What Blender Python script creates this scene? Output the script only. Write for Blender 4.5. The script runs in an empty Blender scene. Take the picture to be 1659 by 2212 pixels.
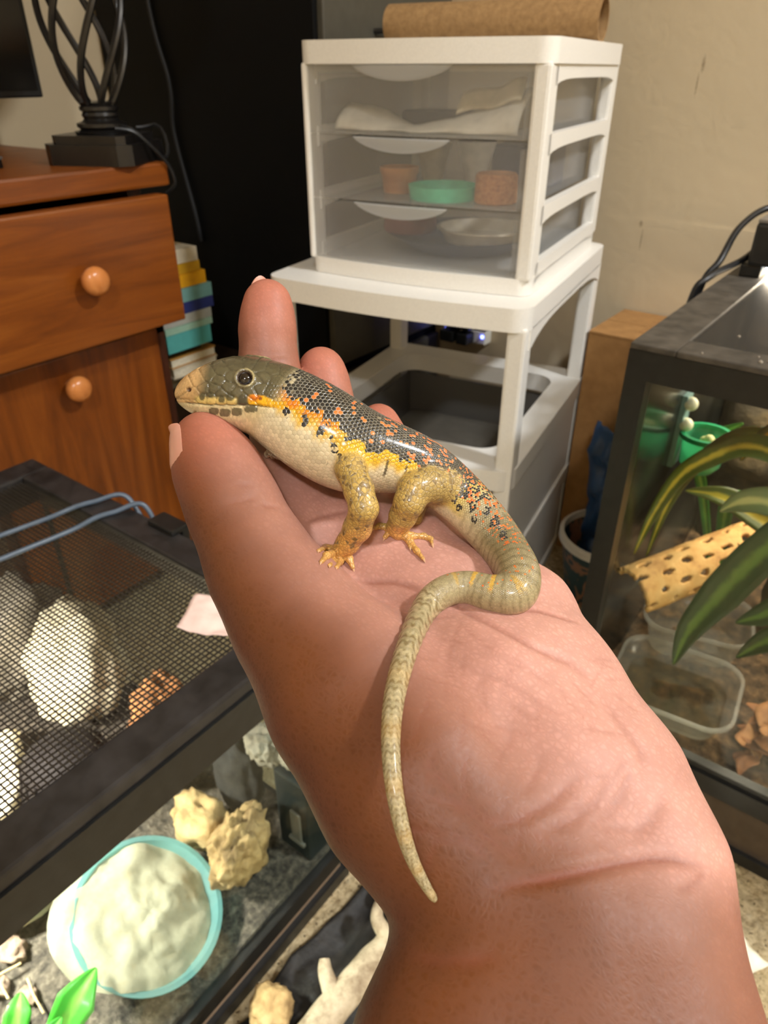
import bpy, bmesh, math, random
import numpy as np
from mathutils import Vector, Matrix, Euler
from mathutils.bvhtree import BVHTree
from mathutils.kdtree import KDTree

random.seed(7); RNG = np.random.default_rng(7)
scene = bpy.context.scene
COL = scene.collection

# ------------------------------------------------------------------ camera
# World axes follow the room: +x to the right along the far wall, +y towards the far wall, z up, metres.
FOCAL_PX, PITCH, YAW, EYE = 1544.0, math.radians(31.8), math.radians(37.0), 0.80
cam_d = bpy.data.cameras.new('camera'); cam = bpy.data.objects.new('camera', cam_d); COL.objects.link(cam)
cam_d.sensor_fit = 'VERTICAL'; cam_d.sensor_height = 24.0; cam_d.sensor_width = 18.0
cam_d.lens = 24.0 * FOCAL_PX / 2212.0
cam.location = (0, 0, EYE)
cam.rotation_euler = (math.pi / 2 - PITCH, 0, YAW)
cam_d.clip_start = 0.01
cam_d.dof.use_dof = True; cam_d.dof.focus_distance = 0.19; cam_d.dof.aperture_fstop = 19.0
scene.camera = cam

# ------------------------------------------------------------------ world, light, exposure
world = bpy.data.worlds.new('world'); scene.world = world; world.use_nodes = True
world.node_tree.nodes['Background'].inputs[0].default_value = (1.0, 0.95, 0.88, 1)
world.node_tree.nodes['Background'].inputs[1].default_value = 0.05
scene.view_settings.view_transform = 'Standard'; scene.view_settings.look = 'None'
scene.view_settings.gamma = 1.0; scene.view_settings.use_curve_mapping = False
scene.view_settings.exposure = 0.0
scene.cycles.transparent_max_bounces = 24
CEILING_LAMPS = [(Vector((1.25, 0.80, 2.28)), 58.0), (Vector((0.75, -1.15, 2.28)), 37.0)]  # second lamp is an added fill behind the camera, brightening near-facing fronts

# ------------------------------------------------------------------ helpers
FH = np.array([-math.sin(YAW), math.cos(YAW), 0]); RT = np.array([math.cos(YAW), math.sin(YAW), 0]); ZZ = np.array([0, 0, 1.0])
FW = FH * math.cos(PITCH) - ZZ * math.sin(PITCH); UP = FH * math.sin(PITCH) + ZZ * math.cos(PITCH); EYEP = np.array([0, 0, EYE])
def sight(px, py, dist):                       # point seen at pixel (px, py) of the photograph, dist metres deep
    return EYEP + (FW + RT * (px - 829.5) / FOCAL_PX - UP * (py - 1106) / FOCAL_PX) * dist
def sight_dir(px, py):
    v = FW + RT * (px - 829.5) / FOCAL_PX - UP * (py - 1106) / FOCAL_PX
    return v
def project(p):
    q = np.asarray(p) - EYEP; z = q @ FW
    return 829.5 + FOCAL_PX * (q @ RT) / z, 1106 - FOCAL_PX * (q @ UP) / z, z

def link(o, parent=None):
    COL.objects.link(o)
    if parent is not None: o.parent = parent
    return o
def tag(o, label=None, cat=None, group=None, kind=None):
    if label: o['label'] = label
    if cat: o['category'] = cat
    if group: o['group'] = group
    if kind: o['kind'] = kind
    return o
def empty(name, loc=(0, 0, 0), rz=0.0):
    o = bpy.data.objects.new(name, None); o.empty_display_size = 0.02
    o.location = loc; o.rotation_euler = (0, 0, rz); COL.objects.link(o); return o
def smoothstep(a, b, x):
    t = np.clip((x - a) / (b - a), 0, 1); return t * t * (3 - 2 * t)
def srgb(r, g, b):
    return tuple(((c / 255) / 12.92 if c <= 10 else ((c / 255 + 0.055) / 1.055) ** 2.4) for c in (r, g, b))

class MB:
    """collects boxes, prisms, lathes and tubes into one mesh"""
    def __init__(s): s.v = []; s.f = []
    def add(s, vs, fs):
        o = len(s.v); s.v += [tuple(map(float, p)) for p in vs]; s.f += [tuple(i + o for i in f) for f in fs]; return s
    def box(s, x0, x1, y0, y1, z0, z1, b=0.0):
        if b <= 0:
            vs = [(x, y, z) for z in (z0, z1) for y in (y0, y1) for x in (x0, x1)]
            return s.add(vs, [(0, 2, 3, 1), (4, 5, 7, 6), (0, 1, 5, 4), (2, 6, 7, 3), (0, 4, 6, 2), (1, 3, 7, 5)])
        bm = bmesh.new(); bmesh.ops.create_cube(bm, size=1)
        for q in bm.verts: q.co = ((x0 + x1) / 2 + q.co.x * (x1 - x0), (y0 + y1) / 2 + q.co.y * (y1 - y0), (z0 + z1) / 2 + q.co.z * (z1 - z0))
        bmesh.ops.bevel(bm, geom=bm.edges[:], offset=b, segments=2, affect='EDGES', profile=0.6)
        return s.bm(bm)
    def bm(s, bm):
        bm.verts.index_update()
        s.add([q.co[:] for q in bm.verts], [[q.index for q in f.verts] for f in bm.faces]); bm.free(); return s
    def tube(s, pts, r, n=8, caps=True, flat=1.0):
        P = [Vector(p) for p in pts]; m = len(P); rs = r if isinstance(r, (list, tuple, np.ndarray)) else [r] * m
        ref = None; vs = []
        for i in range(m):
            t = (P[min(i + 1, m - 1)] - P[max(i - 1, 0)]).normalized()
            if ref is None:
                ref = Vector((0, 0, 1)) if abs(t.z) < 0.9 else Vector((1, 0, 0))
            u = (ref - t * ref.dot(t)).normalized(); w = t.cross(u); ref = u
            for k in range(n):
                a = 2 * math.pi * k / n
                vs.append(P[i] + u * (math.cos(a) * rs[i] * flat) + w * (math.sin(a) * rs[i]))
        fs = [(i * n + k, i * n + (k + 1) % n, (i + 1) * n + (k + 1) % n, (i + 1) * n + k) for i in range(m - 1) for k in range(n)]
        if caps: fs += [tuple(range(n))[::-1], tuple((m - 1) * n + k for k in range(n))]
        return s.add(vs, fs)
    def lathe(s, prof, n=32, c=(0, 0, 0), caps=True):
        m = len(prof); vs = [(c[0] + r * math.cos(2 * math.pi * k / n), c[1] + r * math.sin(2 * math.pi * k / n), c[2] + z) for r, z in prof for k in range(n)]
        fs = [(i * n + k, i * n + (k + 1) % n, (i + 1) * n + (k + 1) % n, (i + 1) * n + k) for i in range(m - 1) for k in range(n)]
        if caps: fs += [tuple(range(n))[::-1], tuple((m - 1) * n + k for k in range(n))]
        return s.add(vs, fs)
    def prism(s, poly, z0, z1):                      # outline in xy, extruded in z
        n = len(poly); vs = [(x, y, z0) for x, y in poly] + [(x, y, z1) for x, y in poly]
        fs = [tuple(range(n))[::-1], tuple(range(n, 2 * n))] + [(i, (i + 1) % n, n + (i + 1) % n, n + i) for i in range(n)]
        return s.add(vs, fs)
    def ring(s, outer, inner, z0, z1):               # frame between two outlines with the same point count
        n = len(outer); vs = [(x, y, z) for z in (z0, z1) for ring in (outer, inner) for x, y in ring]
        O0, I0, O1, I1 = 0, n, 2 * n, 3 * n; fs = []
        for i in range(n):
            j = (i + 1) % n
            fs += [(O0 + i, O0 + j, O1 + j, O1 + i), (I0 + j, I0 + i, I1 + i, I1 + j), (O1 + i, O1 + j, I1 + j, I1 + i), (O0 + j, O0 + i, I0 + i, I0 + j)]
        return s.add(vs, fs)
    def xform(s, M):
        s.v = [tuple(M @ Vector(p)) for p in s.v]; return s
    def mesh(s, name, m, smooth=False, angle=None):
        me = bpy.data.meshes.new(name); me.from_pydata(s.v, [], s.f); me.update()
        if m: me.materials.append(m)
        if smooth:
            me.polygons.foreach_set('use_smooth', [True] * len(me.polygons))
            if angle: me.set_sharp_from_angle(angle=math.radians(angle))
        return me
    def build(s, name, m, parent=None, smooth=False, angle=40, loc=None, rot=None):
        o = bpy.data.objects.new(name, s.mesh(name, m, smooth, angle)); link(o, parent)
        if loc is not None: o.location = loc
        if rot is not None: o.rotation_euler = rot
        return o

def copy_tree(o, parent=None):
    c = o.copy(); COL.objects.link(c)
    if parent is not None: c.parent = parent
    for ch in list(o.children): copy_tree(ch, c)
    return c

def meshes_of(o): return ([o] if o.type == 'MESH' else []) + [m for c in o.children for m in meshes_of(c)]
def world_geo(objs):
    bpy.context.view_layer.update(); V = []; F = []
    for o in objs:
        for m in meshes_of(o):
            k = len(V); V += [m.matrix_world @ v.co for v in m.data.vertices]; F += [tuple(i + k for i in p.vertices) for p in m.data.polygons]
    return V, F
def settle(o, supports, sink=0.002):
    """lower or raise a thing until it lies on what carries it, pressed in by sink"""
    V, F = world_geo([o]); SV, SF = world_geo(supports); sb = BVHTree.FromPolygons(SV, SF); ob = BVHTree.FromPolygons(V, F); gap = 9.0
    for v in V:
        h = sb.ray_cast(Vector((v.x, v.y, 1.5)), Vector((0, 0, -1)))
        if h[0] is not None: gap = min(gap, v.z - h[0].z)
    x0, x1, y0, y1 = min(v.x for v in V), max(v.x for v in V), min(v.y for v in V), max(v.y for v in V)
    for s in SV:
        if x0 <= s.x <= x1 and y0 <= s.y <= y1:
            t = sb.ray_cast(Vector((s.x, s.y, 1.5)), Vector((0, 0, -1)))
            if t[0] is None or t[0].z > s.z + 1e-4: continue
            h = ob.ray_cast(Vector((s.x, s.y, -1.0)), Vector((0, 0, 1)))
            if h[0] is not None: gap = min(gap, h[0].z - s.z)
    if gap < 9: o.location.z -= gap + sink
    return o

# ------------------------------------------------------------------ materials
class NT:
    def __init__(s, name):
        s.m = bpy.data.materials.new(name); s.m.use_nodes = True; s.t = s.m.node_tree
        s.b = s.t.nodes['Principled BSDF']; s.out = s.t.nodes['Material Output']
    def n(s, typ, **kw):
        x = s.t.nodes.new(typ)
        for k, v in kw.items(): setattr(x, k, v)
        return x
    def set(s, sock, v):
        if isinstance(v, bpy.types.NodeSocket): s.t.links.new(v, sock)
        elif v is not None: sock.default_value = v
    def math(s, op, a, b=None, c=None, clamp=False):
        x = s.n('ShaderNodeMath', operation=op, use_clamp=clamp)
        for i, v in enumerate((a, b, c)):
            if v is not None: s.set(x.inputs[i], v)
        return x.outputs[0]
    def mix(s, f, a, b, mode='MIX'):
        x = s.n('ShaderNodeMix', data_type='RGBA', blend_type=mode)
        s.set(x.inputs[0], f)
        for i, v in ((6, a), (7, b)):
            s.set(x.inputs[i], v if isinstance(v, bpy.types.NodeSocket) else (*v[:3], 1))
        return x.outputs[2]
    def ramp(s, f, stops):
        x = s.n('ShaderNodeValToRGB'); s.set(x.inputs[0], f); e = x.color_ramp.elements
        while len(e) < len(stops): e.new(0.5)
        for k, (p, c) in zip(e, stops): k.position = p; k.color = (*c[:3], 1) if hasattr(c, '__len__') else (c, c, c, 1)
        return x.outputs[0]
    def obj(s): return s.n('ShaderNodeTexCoord').outputs['Object']
    def noise(s, vec, scale, detail=3, rough=0.55, dist=0.0, out=0):
        x = s.n('ShaderNodeTexNoise'); s.set(x.inputs['Vector'], vec); x.inputs['Scale'].default_value = scale
        x.inputs['Detail'].default_value = detail; x.inputs['Roughness'].default_value = rough; x.inputs['Distortion'].default_value = dist
        return x.outputs[out]
    def voro(s, vec, scale, feature='F1', out='Distance', rnd=1.0):
        x = s.n('ShaderNodeTexVoronoi', feature=feature); s.set(x.inputs['Vector'], vec); x.inputs['Scale'].default_value = scale
        x.inputs['Randomness'].default_value = rnd
        return x.outputs[out]
    def mapping(s, vec, scale=(1, 1, 1), rot=(0, 0, 0)):
        x = s.n('ShaderNodeMapping'); s.set(x.inputs[0], vec); x.inputs['Scale'].default_value = scale; x.inputs['Rotation'].default_value = rot
        return x.outputs[0]
    def attr(s, name, out='Color'):
        x = s.n('ShaderNodeAttribute'); x.attribute_name = name; return x.outputs[out]
    def bump(s, h, strength, dist, normal=None):
        x = s.n('ShaderNodeBump'); x.inputs['Strength'].default_value = strength; x.inputs['Distance'].default_value = dist
        s.set(x.inputs['Height'], h)
        if normal is not None: s.set(x.inputs['Normal'], normal)
        return x.outputs[0]
    def p(s, **kw):
        for k, v in kw.items():
            s.set(s.b.inputs[k.replace('_', ' ')], (*v, 1) if isinstance(v, tuple) and len(v) == 3 and 'Radius' not in k else v)
        return s

def mat_plain(name, c, rough=0.5, metal=0.0, vary=0.06, scale=60, bump=0.0, coat=0.0, spec=0.5):
    t = NT(name); o = t.obj(); nz = t.noise(o, scale)
    c2 = tuple(max(0, x * (1 - vary * 2)) for x in c); c3 = tuple(min(1, x * (1 + vary * 2)) for x in c)
    t.p(Base_Color=t.ramp(nz, [(0.3, c2), (0.7, c3)]), Roughness=rough, Metallic=metal, Coat_Weight=coat, Specular_IOR_Level=spec)
    if bump: t.p(Normal=t.bump(nz, bump, 0.002))
    return t.m
# ================================================================== shared materials
from mathutils import noise as mnoise
def mat_glass(name='glass', tint=(0.93, 0.97, 0.95), rough=0.02):
    t = NT(name); tr = t.n('ShaderNodeBsdfTransparent'); tr.inputs[0].default_value = (*tint, 1)
    gl = t.n('ShaderNodeBsdfGlossy'); gl.inputs['Roughness'].default_value = rough
    fr = t.n('ShaderNodeLayerWeight'); fz = t.math('MULTIPLY_ADD', t.math('POWER', fr.outputs['Facing'], 5.0), 0.5, 0.022)
    mx = t.n('ShaderNodeMixShader'); t.set(mx.inputs[0], fz); t.set(mx.inputs[1], tr.outputs[0]); t.set(mx.inputs[2], gl.outputs[0])
    t.set(t.out.inputs[0], mx.outputs[0]); t.t.nodes.remove(t.b); return t.m
def mat_frost(name, tint, clear, white=(0.8, 0.79, 0.76)):
    t = NT(name); tr = t.n('ShaderNodeBsdfTransparent'); tr.inputs[0].default_value = (*tint, 1)
    df = t.n('ShaderNodeBsdfDiffuse'); df.inputs[0].default_value = (*white, 1); tl = t.n('ShaderNodeBsdfTranslucent'); tl.inputs[0].default_value = (*white, 1)
    ad = t.n('ShaderNodeMixShader'); ad.inputs[0].default_value = 0.5; t.set(ad.inputs[1], df.outputs[0]); t.set(ad.inputs[2], tl.outputs[0])
    m1 = t.n('ShaderNodeMixShader'); m1.inputs[0].default_value = clear; t.set(m1.inputs[1], ad.outputs[0]); t.set(m1.inputs[2], tr.outputs[0])
    gl = t.n('ShaderNodeBsdfGlossy'); gl.inputs['Roughness'].default_value = 0.22; fr = t.n('ShaderNodeLayerWeight')
    m2 = t.n('ShaderNodeMixShader'); t.set(m2.inputs[0], t.math('MULTIPLY_ADD', t.math('POWER', fr.outputs['Facing'], 5.0), 0.5, 0.03)); t.set(m2.inputs[1], m1.outputs[0]); t.set(m2.inputs[2], gl.outputs[0])
    t.set(t.out.inputs[0], m2.outputs[0]); t.t.nodes.remove(t.b); return t.m
def mat_wood(name, c0, c1, c2, axis='y', gloss=0.35):
    t = NT(name); o = t.obj(); sc = {'x': (1.2, 14, 14), 'y': (14, 1.2, 14), 'z': (14, 14, 1.2)}[axis]
    v = t.mapping(o, sc); n1 = t.noise(v, 2.4, 5, 0.6, 1.2); n2 = t.noise(t.mapping(o, tuple(s * 6 for s in sc)), 4, 3)
    c = t.ramp(n1, [(0.25, c0), (0.5, c1), (0.78, c2)]); c = t.mix(t.math('MULTIPLY', n2, 0.35), c, c0)
    t.p(Base_Color=c, Roughness=gloss, Normal=t.bump(n2, 0.12, 0.001)); return t.m
def mat_noise(name, stops, scale, rough=0.8, bump=0.5, dist=0.004, detail=6):
    t = NT(name); n = t.noise(t.obj(), scale, detail, 0.62); t.p(Base_Color=t.ramp(n, stops), Roughness=rough, Normal=t.bump(n, bump, dist)); return t.m

BLACK = mat_plain('black_plastic', srgb(26, 26, 25), 0.38, vary=0.15, scale=90, bump=0.08)
DARKM = mat_plain('black_satin', srgb(15, 15, 15), 0.45, vary=0.1)
WHITE = mat_plain('white_plastic', srgb(236, 233, 226), 0.42, vary=0.015, scale=400, bump=0.04)
CORD = mat_plain('cord_black', srgb(24, 25, 27), 0.4, vary=0.1)
GLASS = mat_glass()

# ================================================================== the room
def room():
    t = NT('wall_paint'); o = t.obj(); n1 = t.noise(o, 55, 4, 0.6); n2 = t.noise(o, 1.6, 3)
    c = t.ramp(n2, [(0.3, srgb(198, 180, 148)), (0.7, srgb(208, 191, 160))])
    sx = t.n('ShaderNodeSeparateXYZ'); t.set(sx.inputs[0], o)
    def stain(x, z, rx, rz):
        u = t.math('DIVIDE', t.math('SUBTRACT', sx.outputs[0], x), rx); w = t.math('DIVIDE', t.math('SUBTRACT', sx.outputs[2], z), rz)
        d = t.math('ADD', t.math('MULTIPLY', u, u), t.math('MULTIPLY', w, w)); d = t.math('ADD', d, t.math('MULTIPLY_ADD', t.noise(o, 300), 2.0, -1.0))
        return t.math('SUBTRACT', 1.0, d, clamp=True)
    st = t.math('MAXIMUM', t.math('MAXIMUM', stain(-0.379, 0.806, 0.003, 0.013), stain(-0.383, 0.78, 0.0015, 0.02)), t.math('MAXIMUM', stain(-0.43, 0.575, 0.004, 0.006), stain(-0.425, 0.55, 0.0015, 0.02)))
    c = t.mix(t.math('MULTIPLY', st, 0.55), c, srgb(96, 72, 44))
    t.p(Base_Color=c, Roughness=0.75, Normal=t.bump(n1, 0.25, 0.003)); paint = t.m
    t = NT('carpet'); o = t.obj(); n1 = t.noise(o, 110, 6, 0.7); n2 = t.voro(o, 85, 'F1')
    c = t.ramp(n1, [(0.32, srgb(150, 126, 88)), (0.52, srgb(212, 190, 148)), (0.75, srgb(232, 214, 176))])
    c = t.mix(t.math('GREATER_THAN', t.noise(o, 190, 2), 0.66), c, srgb(112, 90, 60))
    t.p(Base_Color=c, Roughness=0.95, Normal=t.bump(t.math('MULTIPLY_ADD', n1, 1.0, t.math('MULTIPLY', n2, -0.8)), 0.9, 0.01)); carpet = t.m
    ceil = mat_plain('ceiling_paint', srgb(236, 230, 218), 0.85, vary=0.02, scale=120, bump=0.2)
    x0, x1, y0, y1, h = -1.36, 2.3, -1.9, 1.30, 2.42
    def st_(nm, m, *b): return tag(MB().box(*b).build(nm, m), kind='structure')
    st_('floor', carpet, x0, x1, y0, y1, -0.05, 0); st_('ceiling', ceil, x0, x1, y0, y1, h, h + 0.05)
    st_('wall_far', paint, x0, x1, y1, y1 + 0.05, 0, h); st_('wall_left', paint, x0 - 0.05, x0, y0, y1 + 0.05, 0, h)
    st_('wall_right', paint, x1, x1 + 0.05, y0, y1 + 0.05, 0, h); st_('wall_near', paint, x0, x1, y0 - 0.05, y0, 0, h)
room()

def ceiling_light(at, watt, label):
    r = empty('ceiling_light', (at.x, at.y, 2.42))
    tag(r, label, 'lamp')
    MB().lathe([(0.001, 0), (0.10, 0), (0.105, -0.015), (0.10, -0.03), (0.001, -0.03)], 40).build('canopy', WHITE, r, smooth=True)
    t = NT('lamp_dome'); t.p(Base_Color=(0.9, 0.85, 0.75), Emission_Color=(1.0, 0.98, 0.95), Emission_Strength=9.0)
    MB().lathe([(0.095, -0.03), (0.12, -0.05), (0.115, -0.085), (0.08, -0.115), (0.001, -0.128)], 40).build('dome', t.m, r, smooth=True)
    ld = bpy.data.lights.new('ceiling_lamp', 'AREA'); ld.shape = 'DISK'; ld.size = 0.24; ld.energy = watt; ld.color = (0.93, 0.965, 1.0)
    lo = bpy.data.objects.new('ceiling_lamp', ld); link(lo, r); lo.location = (0, 0, -0.135)
ceiling_light(*CEILING_LAMPS[0], 'round frosted dome lamp on the ceiling above the tall terrarium')
ceiling_light(*CEILING_LAMPS[1], 'added unseen dome lamp on the ceiling by the near wall, a fill light')

# ================================================================== nightstand corner
WOODY = mat_wood('cherry_wood', srgb(88, 42, 8), srgb(126, 65, 14), srgb(148, 84, 24), 'y')
WOODZ = mat_wood('cherry_wood_upright', srgb(88, 42, 8), srgb(124, 63, 14), srgb(148, 82, 24), 'z')
WOODD = mat_wood('dark_wood', srgb(44, 22, 14), srgb(70, 36, 22), srgb(84, 44, 28), 'z')
KNOB = mat_wood('knob_wood', srgb(176, 104, 50), srgb(204, 130, 70), srgb(218, 148, 86), 'x', 0.25)
def knob(parent, x, y, z):
    pr = [(0.001, 0), (0.0085, 0), (0.0085, 0.006), (0.011, 0.009), (0.0165, 0.013), (0.0182, 0.019), (0.0165, 0.025), (0.011, 0.029), (0.001, 0.031)]
    return MB().lathe(pr, 28).xform(Matrix.Translation((x, y, z)) @ Matrix.Rotation(math.pi / 2, 4, 'Y')).build('knob', KNOB, parent, smooth=True, angle=60)
def nightstand():
    r = empty('nightstand', (-1.13, 0.505, 0)); tag(r, 'cherry wood nightstand with its upper drawer pulled open, round knobs', 'nightstand')
    X, Y = -1.13, 0.505
    b = MB(); y0, y1, xb, xf = 0.345 - Y, 0.662 - Y, -1.34 - X, -0.925 - X
    b.box(xb, xf, y0, y0 + 0.018, 0.0, 0.662); b.box(xb, xf, y1 - 0.022, y1, 0.0, 0.662); b.box(xb, xb + 0.012, y0, y1, 0, 0.662); b.box(xb, xf, y0, y1, 0.455, 0.475); b.box(xb, xf, y0, y1, 0.05, 0.07)
    b.build('body', WOODD, r)
    MB().box(xb - 0.005, -0.893 - X, y0 - 0.03, 0.690 - Y, 0.662, 0.692, 0.004).build('top', WOODY, r)
    d = MB().box(-0.882 - X, -0.860 - X, 0.352 - Y, 0.658 - Y, 0.487, 0.657, 0.003).build('drawer', WOODY, r)
    db = MB(); db.box(xb + 0.05, -0.882 - X, 0.372 - Y, 0.380 - Y, 0.495, 0.62); db.box(xb + 0.05, -0.882 - X, 0.632 - Y, 0.640 - Y, 0.495, 0.62); db.box(xb + 0.05, -0.882 - X, 0.372 - Y, 0.640 - Y, 0.490, 0.496); db.build('drawer_box', WOODD, r)
    knob(d, -0.860 - X, 0.514 - Y, 0.573)
    dr = MB().box(-0.925 - X, -0.912 - X, 0.360 - Y, 0.641 - Y, 0.06, 0.468, 0.003).build('door', WOODZ, r)
    knob(dr, -0.912 - X, 0.487 - Y, 0.425)
nightstand()

def table_lamp():
    X, Y, Z = -0.955, 0.640, 0.692
    r = empty('table_lamp', (X, Y, Z), math.radians(28)); r.scale = (0.82, 0.82, 0.82); tag(r, 'black table lamp with twisted open cage stem on the nightstand', 'lamp')
    m = mat_plain('black_iron', srgb(22, 20, 19), 0.3, vary=0.15, bump=0.05, coat=0.2)
    s = 0.074
    bm = bmesh.new(); bmesh.ops.create_cube(bm, size=1)
    for q in bm.verts: q.co = (q.co.x * 2 * s, q.co.y * 2 * s, q.co.z * 0.042 + 0.021)
    bmesh.ops.bevel(bm, geom=[e for e in bm.edges if abs(e.verts[0].co.z - e.verts[1].co.z) > 0.01], offset=0.018, segments=1, affect='EDGES')
    bmesh.ops.bevel(bm, geom=[e for e in bm.edges if e.verts[0].co.z > 0.04 and e.verts[1].co.z > 0.04], offset=0.012, segments=2, affect='EDGES')
    MB().bm(bm).build('base', m, r)
    MB().lathe([(q * 0.84, 0.042 + (z_ - 0.042) * 0.62) for q, z_ in [(0.05, 0.042), (0.052, 0.048), (0.040, 0.052), (0.046, 0.058), (0.046, 0.066), (0.036, 0.070), (0.031, 0.076), (0.034, 0.084), (0.031, 0.092), (0.036, 0.096), (0.036, 0.104), (0.030, 0.108), (0.034, 0.113), (0.02, 0.116)]], 36).build('stem', m, r, smooth=True, angle=50)
    for k in range(7):
        a0 = 2 * math.pi * k / 7; pts = []
        for i in range(29):
            u = i / 28; rad = 0.022 + 0.040 * math.sin(math.pi * u) ** 0.8; a = a0 + u * 2.0
            pts.append((rad * math.cos(a), rad * math.sin(a), 0.084 + 0.26 * u))
        MB().tube(pts, 0.0055, 8).build('cage_bar', m, r, smooth=True)
    MB().lathe([(0.012, 0.34), (0.028, 0.345), (0.030, 0.36), (0.018, 0.37), (0.014, 0.42), (0.01, 0.43)], 24).build('socket', m, r, smooth=True)
    MB().lathe([(0.15, 0.40), (0.151, 0.40), (0.095, 0.60), (0.094, 0.60)], 40, caps=False).build('lamp_shade', mat_plain('shade_linen', srgb(210, 196, 168), 0.9), r, smooth=True)
    pts = catmull_pts([(0.045, -0.045, 0.052), (0.068, -0.03, 0.046), (0.088, -0.008, 0.020), (0.100, 0.012, -0.006), (0.104, 0.018, -0.034), (0.085, 0.020, -0.05)], 6)
    MB().tube(pts, 0.0028, 8).build('cord', CORD, r, smooth=True)
    loop = [(0.05 + 0.035 * math.cos(a), 0.04 + 0.045 * math.sin(a), 0.050 + 0.004 * math.sin(a * 2) - 0.046 * max(0, math.cos(a)) ** 2) for a in [i * 0.3 - 2.4 for i in range(17)]]
    MB().tube(loop, 0.0026, 8).build('cord', CORD, r, smooth=True)
def catmull_pts(P, n):
    P = np.array(P, float); m = len(P); out = []
    for i in range(m - 1):
        p0, p1, p2, p3 = P[max(i - 1, 0)], P[i], P[i + 1], P[min(i + 2, m - 1)]
        for k in range(n):
            u = k / n; out.append(tuple(0.5 * ((2 * p1) + (-p0 + p2) * u + (2 * p0 - 5 * p1 + 4 * p2 - p3) * u * u + (-p0 + 3 * p1 - 3 * p2 + p3) * u ** 3)))
    out.append(tuple(P[-1])); return out
table_lamp()

def monitor():
    r = empty('monitor', (-1.10, 0.43, 0.692)); tag(r, 'switched off black flat monitor on a stand beside the cage lamp', 'monitor')
    X, Y, Z = -1.10, 0.43, 0.692
    MB().box(-1.225 - X, -1.203 - X, 0.13 - Y, 0.712 - Y, 0.762 - Z, 1.09 - Z, 0.003).build('housing', DARKM, r)
    t = NT('screen_off'); t.p(Base_Color=srgb(8, 8, 9), Roughness=0.12); MB().box(-1.2035 - X, -1.2015 - X, 0.138 - Y, 0.704 - Y, 0.772 - Z, 1.082 - Z).build('screen', t.m, r)
    MB().box(-1.232 - X, -1.222 - X, 0.40 - Y, 0.46 - Y, 0.0, 0.20, 0.002).build('stand', DARKM, r)
    m = mat_plain('silver', srgb(150, 148, 142), 0.3, metal=0.6)
    MB().prism([(-0.14, -0.09), (0.10, -0.09), (0.135, -0.04), (0.135, 0.04), (0.10, 0.085), (-0.14, 0.085)], 0.0, 0.010).build('foot', DARKM, r)
    MB().prism([(-0.14, -0.092), (0.10, -0.092), (0.137, -0.04), (0.137, 0.04), (0.10, 0.087), (-0.14, 0.087)], 0.010, 0.013).build('foot_plate', m, r)
monitor()

# books on a dark crate between the nightstand and the file cabinet
def crate():
    m = mat_wood('crate_wood', srgb(26, 18, 12), srgb(38, 26, 17), srgb(46, 32, 20), 'y')
    r = empty('wooden_crate', (-1.05, 0.79, 0)); tag(r, 'dark wooden crate carrying the stack of books beside the nightstand', 'crate')
    for i in range(4):
        MB().box(0.088, 0.100, -0.115, 0.125, 0.012 + i * 0.08, 0.084 + i * 0.08, 0.002).build('plank', m, r)
    b = MB(); b.box(-0.2, 0.088, -0.115, -0.103, 0.0, 0.33); b.box(-0.2, 0.088, 0.113, 0.125, 0.0, 0.33); b.box(-0.2, 0.088, -0.103, 0.113, 0.0, 0.012); b.box(-0.2, 0.088, -0.103, 0.113, 0.32, 0.332); b.build('body', m, r)
crate()
def book(z0, z1, y0, y1, xf, rgb, label, paper=False, rot=0.0):
    r = empty('book', (xf - 0.07, (y0 + y1) / 2, z0), rot); tag(r, label, 'book', 'books stacked beside the nightstand')
    h = z1 - z0 - 0.0006; hy = (y1 - y0) / 2; m = mat_plain('book_cover', srgb(*rgb), 0.5, vary=0.05); pg = mat_plain('book_pages', srgb(222, 214, 192), 0.8, vary=0.08, scale=300)
    c = MB(); c.box(-0.065, 0.07, -hy, hy, 0, 0.0018); c.box(-0.065, 0.07, -hy, hy, h - 0.0018, h)
    if not paper: c.box(0.0675, 0.07, -hy, hy, 0.0018, h - 0.0018)
    else: c.box(-0.065, -0.0625, -hy, hy, 0.0018, h - 0.0018)
    c.build('cover', m, r)
    MB().box(-0.062, 0.0672 if not paper else 0.0685, -hy + 0.002, hy - 0.002, 0.0018, h - 0.0018).build('pages', pg, r)
bk = [(.332, .353, .70, .79, -.985, (120, 112, 92), 'grey book at the bottom of the stack beside the nightstand', 0),
      (.353, .371, .70, .797, -.97, (216, 206, 184), 'white book under the tan edged book in the lower stack', 1),
      (.371, .388, .70, .797, -.972, (190, 140, 70), 'tan edged book with white pages above the white book', 1),
      (.388, .402, .69, .775, -.985, (40, 34, 26), 'thin dark book under the turquoise one', 0),
      (.402, .432, .69, .782, -.96, (84, 168, 166), 'thick turquoise book above the thin dark one', 0),
      (.432, .443, .69, .788, -.96, (150, 186, 166), 'thin pale mint book on the turquoise one', 0),
      (.443, .459, .69, .790, -.962, (168, 170, 162), 'pale grey book under the navy one', 0),
      (.459, .477, .69, .797, -.962, (40, 52, 116), 'navy blue book under the dusty teal one', 0),
      (.477, .499, .69, .797, -.962, (116, 166, 164), 'dusty teal book between the navy and the orange yellow one', 0),
      (.499, .520, .69, .790, -.965, (226, 164, 20), 'orange yellow book under the mustard one', 0),
      (.520, .536, .69, .783, -.968, (206, 160, 36), 'mustard book under the white topmost one', 0),
      (.536, .558, .69, .781, -.968, (214, 206, 186), 'white book topmost of the stack', 0)]
for b_ in bk: book(*b_[:7], paper=bool(b_[7]))

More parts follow.
